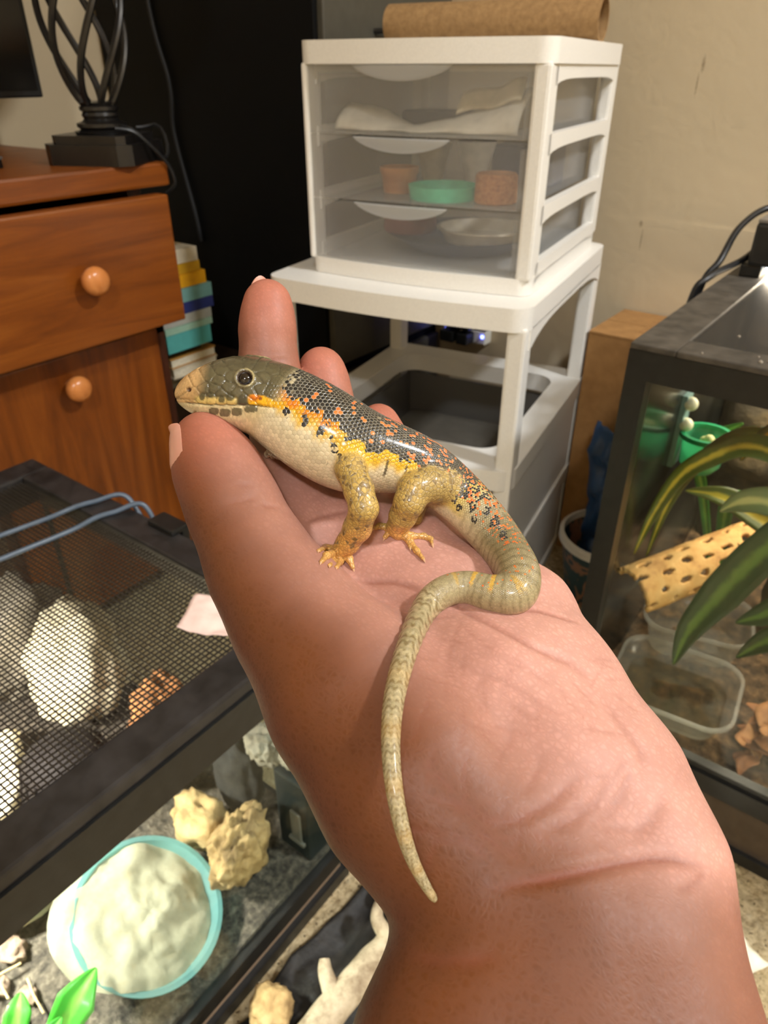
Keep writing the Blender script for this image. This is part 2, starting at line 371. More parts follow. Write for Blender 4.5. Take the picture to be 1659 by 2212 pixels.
def file_cabinet():
    r = empty('file_cabinet', (-1.090, 1.117, 0)); tag(r, 'tall dark grey drawer cabinet with a black side panel behind the drawer tower', 'cabinet')
    blk = mat_plain('cabinet_black', srgb(9, 9, 9), 0.6, vary=0.05, spec=0.2)
    g = mat_plain('cabinet_grey', srgb(74, 71, 62), 0.45, vary=0.04)
    MB().box(-0.265, 0.255, -0.18, 0.178, 0.0, 1.40).build('body', blk, r)
    z = 0.03
    for k in range(4):
        d = MB().box(0.255, 0.268, -0.172, 0.172, z, z + 0.285 if k < 2 else z + 0.285, 0.003).build('drawer', g, r)
        MB().tube([(0.268, -0.05, z + 0.21), (0.282, -0.048, z + 0.21), (0.282, 0.048, z + 0.21), (0.268, 0.05, z + 0.21)], 0.004, 8).build('handle', BLACK, d, smooth=True)
        z += 0.305 if k != 2 else 0.305
    MB().tube(catmull_pts([(-0.115, -0.183, 1.35), (-0.11, -0.184, 0.92), (-0.08, -0.185, 0.78), (-0.085, -0.185, 0.70), (-0.055, -0.185, 0.57), (-0.05, -0.184, 0.52)], 8), 0.0035, 8).build('cord', mat_plain('cord_grey', srgb(18, 18, 18), 0.7), r, smooth=True)
file_cabinet()

def wall_plugs():
    wl = mat_plain('outlet_white', srgb(226, 222, 210), 0.4, vary=0.02)
    t = NT('led_blue'); t.p(Base_Color=(0.02, 0.03, 0.5), Emission_Color=(0.12, 0.16, 1.0), Emission_Strength=14.0); led = t.m
    for i, (x, z, nm) in enumerate(((-0.722, 0.358, 'upper'), (-0.725, 0.327, 'lower'))):
        r = empty('power_strip', (x, 1.30, z)); tag(r, f'{nm} white wall power adapter with black plugs and blue lights', 'adapter', 'power adapters on the far wall')
        MB().box(-0.075, 0.026, -0.028, 0.0, -0.014, 0.014, 0.003).build('housing', wl, r)
        for xx, w in ((-0.012, 0.026), (-0.048, 0.032)):
            MB().box(xx - w / 2, xx + w / 2, -0.060, -0.028, -0.011, 0.012, 0.003).build('plug', BLACK, r)
        for xx, yy in ((0.020, -0.029), (-0.068, -0.029)):
            bm = bmesh.new(); bmesh.ops.create_icosphere(bm, subdivisions=2, radius=0.0034); MB().bm(bm).build('indicator_light', led, r, smooth=True, loc=(xx, yy, 0.004))
wall_plugs()

# ================================================================== drawer tower
def rrect(x0, x1, y0, y1, rad, n=6):
    out = []
    for cx, cy, a0 in ((x1 - rad, y1 - rad, 0), (x0 + rad, y1 - rad, 90), (x0 + rad, y0 + rad, 180), (x1 - rad, y0 + rad, 270)):
        out += [(cx + rad * math.cos(math.radians(a0 + 90 * k / n)), cy + rad * math.sin(math.radians(a0 + 90 * k / n))) for k in range(n + 1)]
    return out
def bowed(x0, x1, y0, y1, rad, bow, n=8, m=14):
    """rounded outline whose front (y0) bows outwards; same point order each time"""
    out = []
    for cx, cy, a0 in ((x1 - rad, y1 - rad, 0), (x0 + rad, y1 - rad, 90)):
        out += [(cx + rad * math.cos(math.radians(a0 + 90 * k / n)), cy + rad * math.sin(math.radians(a0 + 90 * k / n))) for k in range(n + 1)]
    out += [(x0 + rad + rad * math.cos(math.radians(180 + 90 * k / n)), y0 + rad + rad * math.sin(math.radians(180 + 90 * k / n))) for k in range(n + 1)]
    for k in range(1, m):
        u = k / m; out.append((x0 + rad + (x1 - x0 - 2 * rad) * u, y0 - bow * math.sin(math.pi * u)))
    out += [(x1 - rad + rad * math.cos(math.radians(270 + 90 * k / n)), y0 + rad + rad * math.sin(math.radians(270 + 90 * k / n))) for k in range(n + 1)]
    return out
TW = (-0.5745, 0.957); TR = math.radians(10.4)
def tw(x, y, z): c, s = math.cos(TR), math.sin(TR); return (TW[0] + x * c - y * s, TW[1] + x * s + y * c, z)
FROST = mat_frost('frosted_plastic', (0.97, 0.97, 0.97), 0.86, (0.82, 0.82, 0.82))
FROST2 = mat_frost('frosted_drawer_side', (0.97, 0.97, 0.97), 0.80, (0.75, 0.75, 0.74))
def side_ladder(xs, y0, y1, zs, th, post):
    """side frame in the yz plane: posts plus arched rails"""
    b = MB()
    b.box(xs, xs + th, y0, y0 + post, zs[0], zs[-1]); b.box(xs, xs + th, y1 - post, y1, zs[0], zs[-1])
    return b
def drawer_unit():
    base = 0.562; r = empty('drawer_unit', tw(0, 0, base), TR); tag(r, 'small white plastic unit of three clear drawers on top of the cart', 'drawer unit')
    hx, hy, H = 0.155, 0.1785, 0.267
    MB().prism(bowed(-hx - 0.003, hx + 0.003, -hy - 0.003, hy + 0.003, 0.02, 0.010), H - 0.024, H).build('top', WHITE, r, smooth=True, angle=50)
    MB().prism(bowed(-hx, hx, -hy, hy, 0.018, 0.010), 0.0, 0.020).build('base', WHITE, r, smooth=True, angle=50)
    # corner posts
    for sx, wf in ((-1, 0.008), (1, 0.019)):
        MB().box(min(sx * hx, sx * (hx - wf)), max(sx * hx, sx * (hx - wf)), -hy, -hy + 0.034, 0.018, H - 0.022, 0.004).build('post', WHITE, r)
        MB().box(min(sx * hx, sx * (hx - 0.018)), max(sx * hx, sx * (hx - 0.018)), hy - 0.030, hy, 0.018, H - 0.022, 0.004).build('post', WHITE, r)
    # side rails, arched underneath
    for sx in (-1, 1):
        for zt, hgt in ((H - 0.022, 0.016), (0.176, 0.016), (0.101, 0.016), (0.036, 0.018)):
            n = 14; ys = [-hy + 0.02 + (2 * hy - 0.04) * i / n for i in range(n + 1)]
            poly = [(y, zt) for y in ys] + [(y, zt - hgt - 0.007 * (2 * i / n - 1) ** 6) for i, y in list(enumerate(ys))[::-1]]
            b = MB().prism(poly, 0, 0.010).xform(Matrix(((0, 0, 1, (sx * hx - (0.010 if sx > 0 else 0))), (1, 0, 0, 0), (0, 1, 0, 0), (0, 0, 0, 1))))
            b.build('side_rail', WHITE, r, smooth=True, angle=40)
    MB().box(-hx + 0.005, hx - 0.005, hy - 0.006, hy - 0.002, 0.02, H - 0.024).build('back_panel', FROST2, r)
    # drawers
    for k in range(3):
        z0 = 0.0215 + k * 0.0742; z1 = z0 + 0.0725; xL, xR = -hx + 0.009, hx - 0.020
        n = 14; xs = [xL + (xR - xL) * i / n for i in range(n + 1)]; bow = lambda x: -hy + 0.002 - 0.009 * math.sin(math.pi * (x - xL) / (xR - xL))
        outer = [(x, bow(x)) for x in xs]; poly = outer + [(x, y + 0.0022) for x, y in outer[::-1]]
        d = MB().prism(poly, z0, z1).build('drawer', FROST, r, smooth=True, angle=40)
        s = MB(); s.box(xL + 0.014, xL + 0.0155, -hy + 0.004, hy - 0.012, z0 + 0.002, z1 - 0.008); s.box(xR - 0.0065, xR - 0.005, -hy + 0.004, hy - 0.012, z0 + 0.002, z1 - 0.008); s.box(xL + 0.014, xR - 0.005, hy - 0.0135, hy - 0.012, z0 + 0.002, z1 - 0.008)
        s.build('drawer_walls', FROST2, d); MB().box(xL + 0.014, xR - 0.005, -hy + 0.004, hy - 0.012, z0, z0 + 0.0016).build('drawer_floor', FROST2, d)
        # scooped lip
        xc = -0.018; w = 0.064; N = 20; b = MB(); vs = []
        for i in range(N + 1):
            u = i / N * 2 - 1; x = xc + u * w; dp = 0.0155 * max(0, 1 - u * u) ** 0.75
            yb = bow(x)
            for zz, yy in ((z1, yb - 0.0005), (z1 - 0.0008, yb - 0.007 * max(0.0, 1 - u * u) ** 0.5 - 0.0006), (z1 - dp * 0.75 - 0.0008, yb - 0.006 * max(0.0, 1 - u * u) ** 0.5 - 0.0006), (z1 - dp - 0.001, yb - 0.0006)): vs.append((x, yy, zz))
        fs = [(i * 4 + q, (i + 1) * 4 + q, (i + 1) * 4 + (q + 1) % 4, i * 4 + (q + 1) % 4) for i in range(N) for q in range(4)]
        b.add(vs, fs).build('handle', mat_frost('handle_clear', (0.95, 0.95, 0.95), 0.62, (0.95, 0.95, 0.94)), d, smooth=True, angle=60)
drawer_unit()

def contents():
    U = 0.562; f1, f2, f3 = U + 0.0215 + 0.0016, U + 0.0957 + 0.0016, U + 0.1699 + 0.0016
    cork = mat_noise('cork', [(0.3, srgb(128, 78, 40)), (0.55, srgb(186, 126, 76)), (0.8, srgb(206, 150, 98))], 240, 0.85, 0.4, 0.001)
    def thing(nm, mb, m, label, cat, x, y, z, smooth=True, rz=0.0): o = mb.build(nm, m, None, smooth=smooth, loc=tw(x, y, z), rot=(0, 0, TR + rz)); tag(o, label, cat); return o
    thing('wooden_cup', MB().lathe([(0.001, 0), (0.021, 0), (0.0235, 0.02), (0.026, 0.026), (0.026, 0.031), (0.0235, 0.031), (0.0225, 0.028), (0.02, 0.006), (0.001, 0.006)], 36), mat_wood('cup_wood', srgb(160, 100, 56), srgb(190, 130, 80), srgb(206, 150, 100), 'x'), 'small tan wooden cup with a flared rim in the middle drawer', 'cup', -0.058, -0.10, f2)
    thing('jar_lid', MB().lathe([(0.001, 0.003), (0.040, 0.003), (0.043, 0.016), (0.045, 0.016), (0.0425, 0.0), (0.001, 0.0)], 48), mat_plain('mint_plastic', srgb(92, 196, 156), 0.4), 'shallow mint green plastic lid in the middle drawer', 'lid', 0.0165, -0.125, f2)
    thing('cork_stopper', MB().lathe([(0.001, 0), (0.0225, 0), (0.026, 0.002), (0.0255, 0.031), (0.0235, 0.034), (0.001, 0.034)], 40), cork, 'round brown cork stopper beside the mint lid', 'cork', 0.0895, -0.135, f2)
    thing('paper_box', MB().box(-0.045, 0.045, -0.03, 0.03, 0, 0.05, 0.002), mat_plain('slate_card', srgb(70, 76, 96), 0.7), 'dark slate blue box at the back of the middle drawer', 'box', 0.07, 0.06, f2, False)
    thing('paper_cone', MB().lathe([(0.001, 0), (0.012, 0), (0.028, 0.055), (0.0265, 0.055), (0.011, 0.002), (0.001, 0.002)], 32), mat_plain('white_paper', srgb(224, 220, 210), 0.8), 'white tapered paper cup behind the mint lid', 'cup', 0.005, 0.02, f2)
    thing('paper_cone', MB().lathe([(0.001, 0), (0.014, 0), (0.026, 0.05), (0.0245, 0.05), (0.013, 0.002), (0.001, 0.002)], 32), mat_plain('beige_paper', srgb(196, 180, 150), 0.8), 'beige tapered paper cup behind the tan wooden cup', 'cup', -0.065, 0.03, f2)
    plate = thing('plate', MB().lathe([(0.001, 0), (0.07, 0), (0.105, 0.022), (0.107, 0.022), (0.075, -0.0), (0.001, -0.0)][:4] + [(0.102, 0.022), (0.068, 0.004), (0.001, 0.004)], 56), mat_plain('navy_plastic', srgb(62, 70, 92), 0.5), 'wide dark blue plate in the bottom drawer', 'plate', 0.018, -0.045, f1)
    dish = thing('dish', MB().lathe([(0.001, 0), (0.052, 0), (0.062, 0.016), (0.064, 0.016), (0.064, 0.018), (0.060, 0.018), (0.05, 0.004), (0.001, 0.004)], 56), mat_plain('cream_ceramic', srgb(206, 194, 172), 0.35), 'cream shallow dish lying on the dark blue plate', 'dish', 0.052, -0.06, f1 + 0.0225)
    disc = thing('disc', MB().lathe([(0.001, 0), (0.036, 0), (0.038, 0.004), (0.036, 0.018), (0.030, 0.021), (0.001, 0.021)], 48), mat_plain('maroon_plastic', srgb(112, 52, 52), 0.5), 'maroon round tin beside the cream dish', 'tin', -0.052, -0.075, f1 + 0.0225)
    settle(dish, [plate], 0.0004); settle(disc, [plate], 0.0004)
    # sheet of tissue in the top drawer, wavy upper edge
    n, m = 40, 8; vs = []; prof = [(-0.13, .030), (-0.10, .024), (-0.055, .011), (-0.035, .006), (-0.015, .010), (0.02, .012), (0.045, .022), (0.08, .036), (0.10, .046), (0.118, .048)]
    px_, pz_ = zip(*prof)
    for i in range(n + 1):
        x = -0.128 + 0.244 * i / n; h = float(np.interp(x, px_, pz_))
        for j in range(m + 1):
            u = j / m; vs.append((x, -0.150 + 0.05 * u * u + 0.004 * math.sin(x * 90 + u * 3), 0.0015 + h * u + 0.002 * math.sin(x * 60) * u))
    fs = [(i * (m + 1) + j, (i + 1) * (m + 1) + j, (i + 1) * (m + 1) + j + 1, i * (m + 1) + j + 1) for i in range(n) for j in range(m)]
    o = thing('tissue_paper', MB().add(vs, fs), mat_plain('tissue', srgb(236, 230, 214), 0.85), 'crumpled sheet of white tissue in the top drawer', 'paper', 0, 0, f3)
    s = o.modifiers.new('thickness', 'SOLIDIFY'); s.thickness = 0.0012
    v2 = []
    for i in range(13):
        u = i / 12
        for j in range(6):
            w = j / 5; v2.append((0.03 + 0.082 * u, -0.128 + 0.012 * math.sin(u * 5) + 0.02 * w, 0.022 + 0.016 * u + 0.020 * w + 0.002 * math.sin(u * 9)))
    fs = [(i * 6 + j, (i + 1) * 6 + j, (i + 1) * 6 + j + 1, i * 6 + j + 1) for i in range(12) for j in range(5)]
    o = thing('paper_packet', MB().add(v2, fs), mat_plain('packet_paper', srgb(222, 210, 180), 0.8), 'folded cream paper packet lying on the tissue', 'packet', 0, 0, f3)
    s = o.modifiers.new('thickness', 'SOLIDIFY'); s.thickness = 0.004
    thing('pouch', MB().box(-0.06, 0.05, -0.03, 0.03, 0, 0.018, 0.006), mat_plain('pouch_dark', srgb(70, 68, 64), 0.6), 'dark grey pouch behind the tissue in the top drawer', 'pouch', -0.04, 0.02, f3)
    thing('carton', MB().box(-0.03, 0.06, -0.03, 0.03, 0, 0.036, 0.002), mat_plain('carton_card', srgb(176, 164, 136), 0.7), 'pale beige carton behind the tissue in the top drawer', 'carton', 0.045, 0.02, f3, False)
contents()

def cardboard_tube():
    a = Vector((-0.752, 1.015, 0)); b = Vector((-0.445, 1.060, 0)); d = (b - a); L = d.length; R = 0.0255
    m = mat_noise('kraft_tube', [(0.3, srgb(136, 104, 66)), (0.6, srgb(160, 126, 82)), (0.8, srgb(172, 138, 94))], 120, 0.8, 0.15, 0.001)
    b_ = MB().lathe([(R, 0), (R, L), (R - 0.002, L), (R - 0.002, 0)], 40, caps=False)
    n = 40; b_.f += [(k, (k + 1) % n, 3 * n + (k + 1) % n, 3 * n + k)[::-1] for k in range(n)]
    rot = Matrix.Rotation(math.pi / 2, 4, 'Y'); ang = math.atan2(d.y, d.x)
    o = b_.xform(rot).build('cardboard_tube', m, None, smooth=True, angle=50, loc=(a.x, a.y, 0.829 + R - 0.0003), rot=(0, 0, ang))
    tag(o, 'brown cardboard tube lying across the top of the drawer unit', 'tube')
cardboard_tube()

def cart():
    r = empty('plastic_cart', tw(-0.012, -0.02, 0), TR); tag(r, 'white plastic cart with an empty open bay below the drawer unit', 'cart')
    hx, hy = 0.185, 0.212; T0, T1 = 0.533, 0.5615
    out = bowed(-hx, hx, -hy, hy, 0.025, 0.010)
    MB().prism(out, T0, T1).build('top', WHITE, r, smooth=True, angle=50)
    for sx in (-1, 1):
        for y0, y1 in ((-hy + 0.006, -hy + 0.036), (hy - 0.04, hy - 0.008)):
            MB().box(min(sx * (hx - 0.002), sx * (hx - 0.026)), max(sx * (hx - 0.002), sx * (hx - 0.026)), y0, y1, 0.0, T0 + 0.004, 0.004).build('post', WHITE, r)
        n = 14; ys = [-hy + 0.02 + (2 * hy - 0.04) * i / n for i in range(n + 1)]          # arched rail under the top
        poly = [(y, T0 + 0.003) for y in ys] + [(y, T0 - 0.005 - 0.02 * (2 * i / n - 1) ** 4) for i, y in list(enumerate(ys))[::-1]]
        MB().prism(poly, 0, 0.012).xform(Matrix(((0, 0, 1, sx * hx - (0.012 if sx > 0 else 0)), (1, 0, 0, 0), (0, 1, 0, 0), (0, 0, 0, 1)))).build('side_rail', WHITE, r, smooth=True, angle=40)
    for zt in (0.345, 0.178):
        MB().ring(bowed(-hx, hx, -hy, hy, 0.025, 0.022), bowed(-hx + 0.042, hx - 0.042, -hy + 0.055, hy - 0.05, 0.035, 0.004), zt - 0.03, zt).build('shelf_frame', WHITE, r, smooth=True, angle=50)
    MB().box(-hx, hx, -hy, hy, 0.0, 0.02, 0.004).build('base', WHITE, r)
    for sx in (-1, 1): MB().box(min(sx * (hx - 0.004), sx * (hx - 0.008)), max(sx * (hx - 0.004), sx * (hx - 0.008)), -hy + 0.03, hy - 0.03, 0.02, 0.32).build('side_panel', WHITE, r)
    gm = mat_frost('smoky_drawer', (0.6, 0.59, 0.57), 0.25, (0.34, 0.33, 0.31))
    for z0, z1 in ((0.180, 0.312), (0.022, 0.146)):
        xs = [-hx + 0.036 + (2 * hx - 0.072) * i / 14 for i in range(15)]; o_ = [(x, -hy - 0.004 - 0.018 * math.sin(math.pi * i / 14)) for i, x in enumerate(xs)]
        d = MB().prism(o_ + [(x, y + 0.004) for x, y in o_[::-1]], z0, z1).build('drawer', WHITE if False else mat_frost('cart_drawer', (.8, .8, .8), 0.2, (0.74, 0.72, 0.68)), r, smooth=True, angle=40)
        s = MB(); x0, x1, y0, y1 = -hx + 0.04, hx - 0.04, -hy + 0.005, hy - 0.03
        s.box(x0, x0 + .002, y0, y1, z0, z1 - .01); s.box(x1 - .002, x1, y0, y1, z0, z1 - .01); s.box(x0, x1, y1 - .002, y1, z0, z1 - .01); s.box(x0, x1, y0, y1, z0, z0 + .002); s.build('drawer_walls', gm, d)
        MB().box(0.01, 0.10, -hy - 0.026, -hy - 0.0, z1 - 0.012, z1 - 0.009).build('handle_slot', DARKM, d)
    tag(MB().box(-0.12, 0.12, -0.14, 0.14, 0, 0.07, 0.02).build('storage_tub', mat_plain('grey_lid', srgb(86, 82, 74), 0.45), None, smooth=True, loc=tw(-0.012, -0.02, 0.1825), rot=(0, 0, TR)), 'dark grey tub inside the upper drawer of the white cart', 'tub')
cart()

def cardboard_box():
    r = empty('cardboard_box', (-0.342, 1.215, 0)); tag(r, 'tall brown cardboard box against the far wall beside the cart', 'box')
    m = mat_noise('kraft_board', [(0.3, srgb(150, 108, 60)), (0.6, srgb(168, 124, 72)), (0.8, srgb(178, 134, 82))], 40, 0.8, 0.1, 0.001)
    MB().box(-0.088, 0.12, -0.078, 0.08, 0.0, 0.428, 0.001).build('body', m, r)
    MB().box(-0.0885, 0.12, -0.0785, 0.0, 0.428, 0.4305).build('flap', m, r); MB().box(-0.0885, 0.12, 0.002, 0.0805, 0.428, 0.4305).build('flap', m, r)
    MB().box(-0.02, 0.05, -0.035, 0.04, 0.4305, 0.4308).build('tape', mat_plain('packing_tape', srgb(158, 112, 62), 0.25), r)
cardboard_box()
def bin_():
    r = empty('bin', (-0.305, 1.05, 0)); tag(r, 'dark teal bin with a white rim standing before the cardboard box', 'bin')
    t = NT('bin_print'); o = t.obj(); n = t.noise(o, 18, 2, 0.5, 1.5)
    t.p(Base_Color=t.ramp(n, [(0.47, srgb(46, 74, 82)), (0.5, srgb(150, 112, 90)), (0.60, srgb(160, 120, 98)), (0.63, srgb(52, 72, 78))]), Roughness=0.5)
    MB().lathe([(0.001, 0), (0.062, 0), (0.080, 0.112), (0.077, 0.112), (0.060, 0.004), (0.001, 0.004)], 40).build('body', t.m, r, smooth=True)
    MB().lathe([(0.079, 0.108), (0.085, 0.110), (0.085, 0.122), (0.078, 0.124), (0.077, 0.112)], 40, caps=False).build('rim', WHITE, r, smooth=True)
bin_()
def crumple(name, cx, cy, cz, sx, sy, amp, m, label, cat, seed, base=0.0, n=26, th=0.002, rot=(0, 0, 0)):
    vs = []
    for i in range(n + 1):
        for j in range(n + 1):
            x = (i / n - 0.5) * sx; y = (j / n - 0.5) * sy
            h = mnoise.turbulence(Vector((x * 22 + seed, y * 22, seed * 1.7)), 4, False) * amp
            vs.append((x + 0.15 * sx * mnoise.noise(Vector((x * 9, y * 9, seed))), y + 0.15 * sy * mnoise.noise(Vector((x * 9, y * 9, seed + 5))), h + base))
    fs = [(i * (n + 1) + j, (i + 1) * (n + 1) + j, (i + 1) * (n + 1) + j + 1, i * (n + 1) + j + 1) for i in range(n) for j in range(n)]
    zmin = min(v[2] for v in vs); vs = [(x, y, z - zmin) for x, y, z in vs]
    o = MB().add(vs, fs).build(name, m, None, smooth=True, angle=None, loc=(cx, cy, cz), rot=rot); s = o.modifiers.new('thickness', 'SOLIDIFY'); s.thickness = th
    tag(o, label, cat); return o
crumple('plastic_bag', -0.342, 1.050, 0.165, 0.27, 0.055, 0.02, mat_plain('blue_film', srgb(52, 84, 130), 0.35), 'crumpled blue plastic bag standing in the dark teal bin', 'bag', 3, rot=(0, math.radians(86), math.radians(80)))

# ================================================================== organic helpers
def rock(name, c, rx, ry, rz, m, seed, label, cat, amp=0.22, freq=1.6, sub=4, rot=(0, 0, 0), holes=0, group=None, flat=0.0):
    bm = bmesh.new(); bmesh.ops.create_icosphere(bm, subdivisions=sub, radius=1)
    for v in bm.verts:
        d = 1 + amp * mnoise.fractal(v.co * freq + Vector((seed * 3.1, seed, -seed)), 0.9, 2.0, 5)
        if holes:
            cd = mnoise.voronoi(v.co * holes + Vector((seed, 0, seed)))[0][0]; d -= 0.22 * max(0, 1 - cd / 0.28)
        q = v.co * d; v.co = (q.x * rx, q.y * ry, max(q.z, -1 + flat) * rz)
    o = MB().bm(bm).build(name, m, None, smooth=True, angle=None, loc=c, rot=rot); tag(o, label, cat, group); return o
def leaf(path, widths, m, name, parent, normal=(0, 0, 1), fold=0.25, n=24, k=7):
    P = np.array(catmull_pts(path, 8)); s = np.linspace(0, 1, len(P)); w = np.interp(s, np.linspace(0, 1, len(widths)), widths)
    T = np.gradient(P, axis=0); T /= np.linalg.norm(T, axis=1)[:, None]; N = np.array(normal, float); vs = []
    for p, t_, ww in zip(P, T, w):
        sd = np.cross(t_, N); sd /= np.linalg.norm(sd) + 1e-9; up = np.cross(sd, t_)
        for j in range(k):
            u = j / (k - 1) * 2 - 1; vs.append(p + sd * ww * u + up * (abs(u) * ww * fold))
    fs = [(i * k + j, (i + 1) * k + j, (i + 1) * k + j + 1, i * k + j + 1) for i in range(len(P) - 1) for j in range(k - 1)]
    me_o = MB().add(vs, fs).build(name, m, parent, smooth=True, angle=None)
    a = me_o.data.attributes.new('across', 'FLOAT', 'POINT'); a.data.foreach_set('value', [abs((i % k) / (k - 1) * 2 - 1) for i in range(len(vs))])
    s = me_o.modifiers.new('thickness', 'SOLIDIFY'); s.thickness = 0.0008
    return me_o
def mat_leaf(name, edge, mid, rough=0.35):
    t = NT(name); a = t.attr('across', 'Fac'); n = t.noise(t.mapping(t.obj(), (1, 1, 1)), 60, 3)
    f = t.math('ADD', a, t.math('MULTIPLY_ADD', n, 0.5, -0.25))
    t.p(Base_Color=t.ramp(f, [(0.12, mid), (0.4, edge), (0.9, tuple(c * 0.8 for c in edge))]), Roughness=rough, Subsurface_Weight=0.1, Subsurface_Scale=0.004, Coat_Weight=0.1); return t.m
SOIL = mat_noise('soil', [(0.32, srgb(34, 30, 26)), (0.52, srgb(86, 78, 68)), (0.68, srgb(120, 110, 96)), (0.85, srgb(150, 140, 124))], 130, 0.95, 0.9, 0.006, 8)
def heap(name, x0, x1, y0, y1, z0, zf, m, parent, nx=60, ny=90):
    vs = [(x0 + (x1 - x0) * i / nx, y0 + (y1 - y0) * j / ny, zf(x0 + (x1 - x0) * i / nx, y0 + (y1 - y0) * j / ny)) for i in range(nx + 1) for j in range(ny + 1)]
    fs = [(i * (ny + 1) + j, (i + 1) * (ny + 1) + j, (i + 1) * (ny + 1) + j + 1, i * (ny + 1) + j + 1) for i in range(nx) for j in range(ny)]
    b = len(vs); vs += [(x0, y0, z0), (x1, y0, z0), (x1, y1, z0), (x0, y1, z0)]
    fs += [(b, b + 3, b + 2, b + 1), tuple([b] + [b + 1] + [i * (ny + 1) for i in range(nx, -1, -1)]), tuple([b + 3] + [i * (ny + 1) + ny for i in range(nx + 1)] + [b + 2]), tuple([b] + list(range(ny + 1)) + [b + 3]), tuple([b + 1, b + 2] + [nx * (ny + 1) + j for j in range(ny, -1, -1)])]
    return MB().add(vs, fs).build(name, m, parent, smooth=True, angle=50)
# ================================================================== left terrarium with a screen lid
LX0, LX1, LY0, LY1 = -0.812, -0.329, -0.55, 0.362
def left_tank():
    r = empty('terrarium', ((LX0 + LX1) / 2, (LY0 + LY1) / 2, 0)); tag(r, 'low glass terrarium with black rim and screen lid before the nightstand', 'terrarium')
    ox, oy = (LX0 + LX1) / 2, (LY0 + LY1) / 2; hx, hy = (LX1 - LX0) / 2, (LY1 - LY0) / 2
    def rect(d): return [(-hx + d, -hy + d), (hx - d, -hy + d), (hx - d, hy - d), (-hx + d, hy - d)]
    MB().ring(rect(-0.003), rect(0.012), 0.345, 0.381).build('top_rim', BLACK, r)
    MB().ring(rect(-0.003), rect(0.0065), 0.040, 0.062).build('bottom_rim', BLACK, r)
    MB().ring(rect(0.004), rect(0.012), 0.018, 0.040).build('base_strip', mat_wood('base_wood', srgb(120, 98, 76), srgb(146, 122, 98), srgb(160, 136, 110), 'y'), r)
    MB().ring(rect(-0.003), rect(0.012), 0.0, 0.018).build('base_rim', BLACK, r)
    MB().box(-hx + 0.006, hx - 0.006, -hy + 0.006, hy - 0.006, 0.040, 0.046).build('bottom_pane', mat_plain('tank_floor', srgb(40, 38, 34), 0.5), r)
    for x in (-1, 1):
        MB().box(x * hx - (0.006 if x > 0 else 0), x * hx + (0 if x > 0 else 0.006), -hy + 0.002, hy - 0.002, 0.05, 0.350).build('pane', GLASS, r)
    for y in (-1, 1):
        MB().box(-hx + 0.006, hx - 0.006, y * hy - (0.006 if y > 0 else 0), y * hy + (0 if y > 0 else 0.006), 0.05, 0.350).build('pane', GLASS, r)
    for x in (-1, 1):
        for y in (-1, 1): MB().box(x * hx - 0.004 if x > 0 else x * hx - 0.001, x * hx + 0.001 if x > 0 else x * hx + 0.004, y * hy - 0.004 if y > 0 else y * hy - 0.001, y * hy + 0.001 if y > 0 else y * hy + 0.004, 0.05, 0.35).build('seam', DARKM, r)
    f = lambda x, y: 0.068 + 0.012 * mnoise.fractal(Vector((x * 9, y * 9, 1)), 0.9, 2, 3) + 0.003 * mnoise.noise(Vector((x * 70, y * 70, 2))) + 0.03 * max(0, min(1, (-(x + ox) - 0.5) / 0.2))
    h = heap('soil', -hx + 0.007, hx - 0.007, -hy + 0.007, hy - 0.007, 0.046, f, SOIL, None); h.location = (ox, oy, 0)
    tag(h, 'dark crumbly soil covering the floor of the screen lidded terrarium', 'soil', kind='stuff'); return h
soil_bed = left_tank()
def left_lid():
    z = 0.381; cx, cy = (LX0 + LX1) / 2, (LY0 + LY1) / 2
    r = empty('screen_lid', (cx, cy, z)); tag(r, 'black framed wire screen lid lying on the low terrarium', 'lid')
    hx, hy = (LX1 - LX0) / 2 + 0.001, (LY1 - LY0) / 2 + 0.001
    def rect(d, e=None): e = d if e is None else e; return [(-hx + d, -hy + e), (hx - d, -hy + e), (hx - d, hy - e), (-hx + d, hy - e)]
    edge = mat_plain('lid_frame', srgb(40, 38, 38), 0.42, vary=0.25, scale=45, bump=0.06)
    for nm, b in (('rail', (hx - 0.037, hx, -hy, hy)), ('rail', (-hx, -hx + 0.035, -hy, hy)), ('rail', (-hx + 0.035, hx - 0.037, hy - 0.034, hy)), ('rail', (-hx + 0.035, hx - 0.037, -hy, -hy + 0.034))):
        MB().box(*b, 0.0, 0.014, 0.003).build(nm, edge, r)
    w = MB(); pitch, wd = 0.0049, 0.00055; x0, x1, y0, y1 = -hx + 0.034, hx - 0.036, -hy + 0.033, hy - 0.033
    for i in range(int((x1 - x0) / pitch) + 1): x = x0 + i * pitch; w.box(x - wd, x + wd, y0, y1, 0.0062, 0.0072)
    for i in range(int((y1 - y0) / pitch) + 1): y = y0 + i * pitch; w.box(x0, x1, y - wd, y + wd, 0.0068, 0.0078)
    tag(w.build('wire_mesh', mat_plain('screen_wire', srgb(44, 38, 33), 0.5, metal=0.2), r), kind='stuff')
    c = MB().box(-0.005, 0.035, hy - 0.010, hy + 0.012, 0.0135, 0.020, 0.002); c.box(-0.005, 0.035, hy + 0.003, hy + 0.012, -0.012, 0.016, 0.002); c.build('clip', BLACK, r)
left_lid()
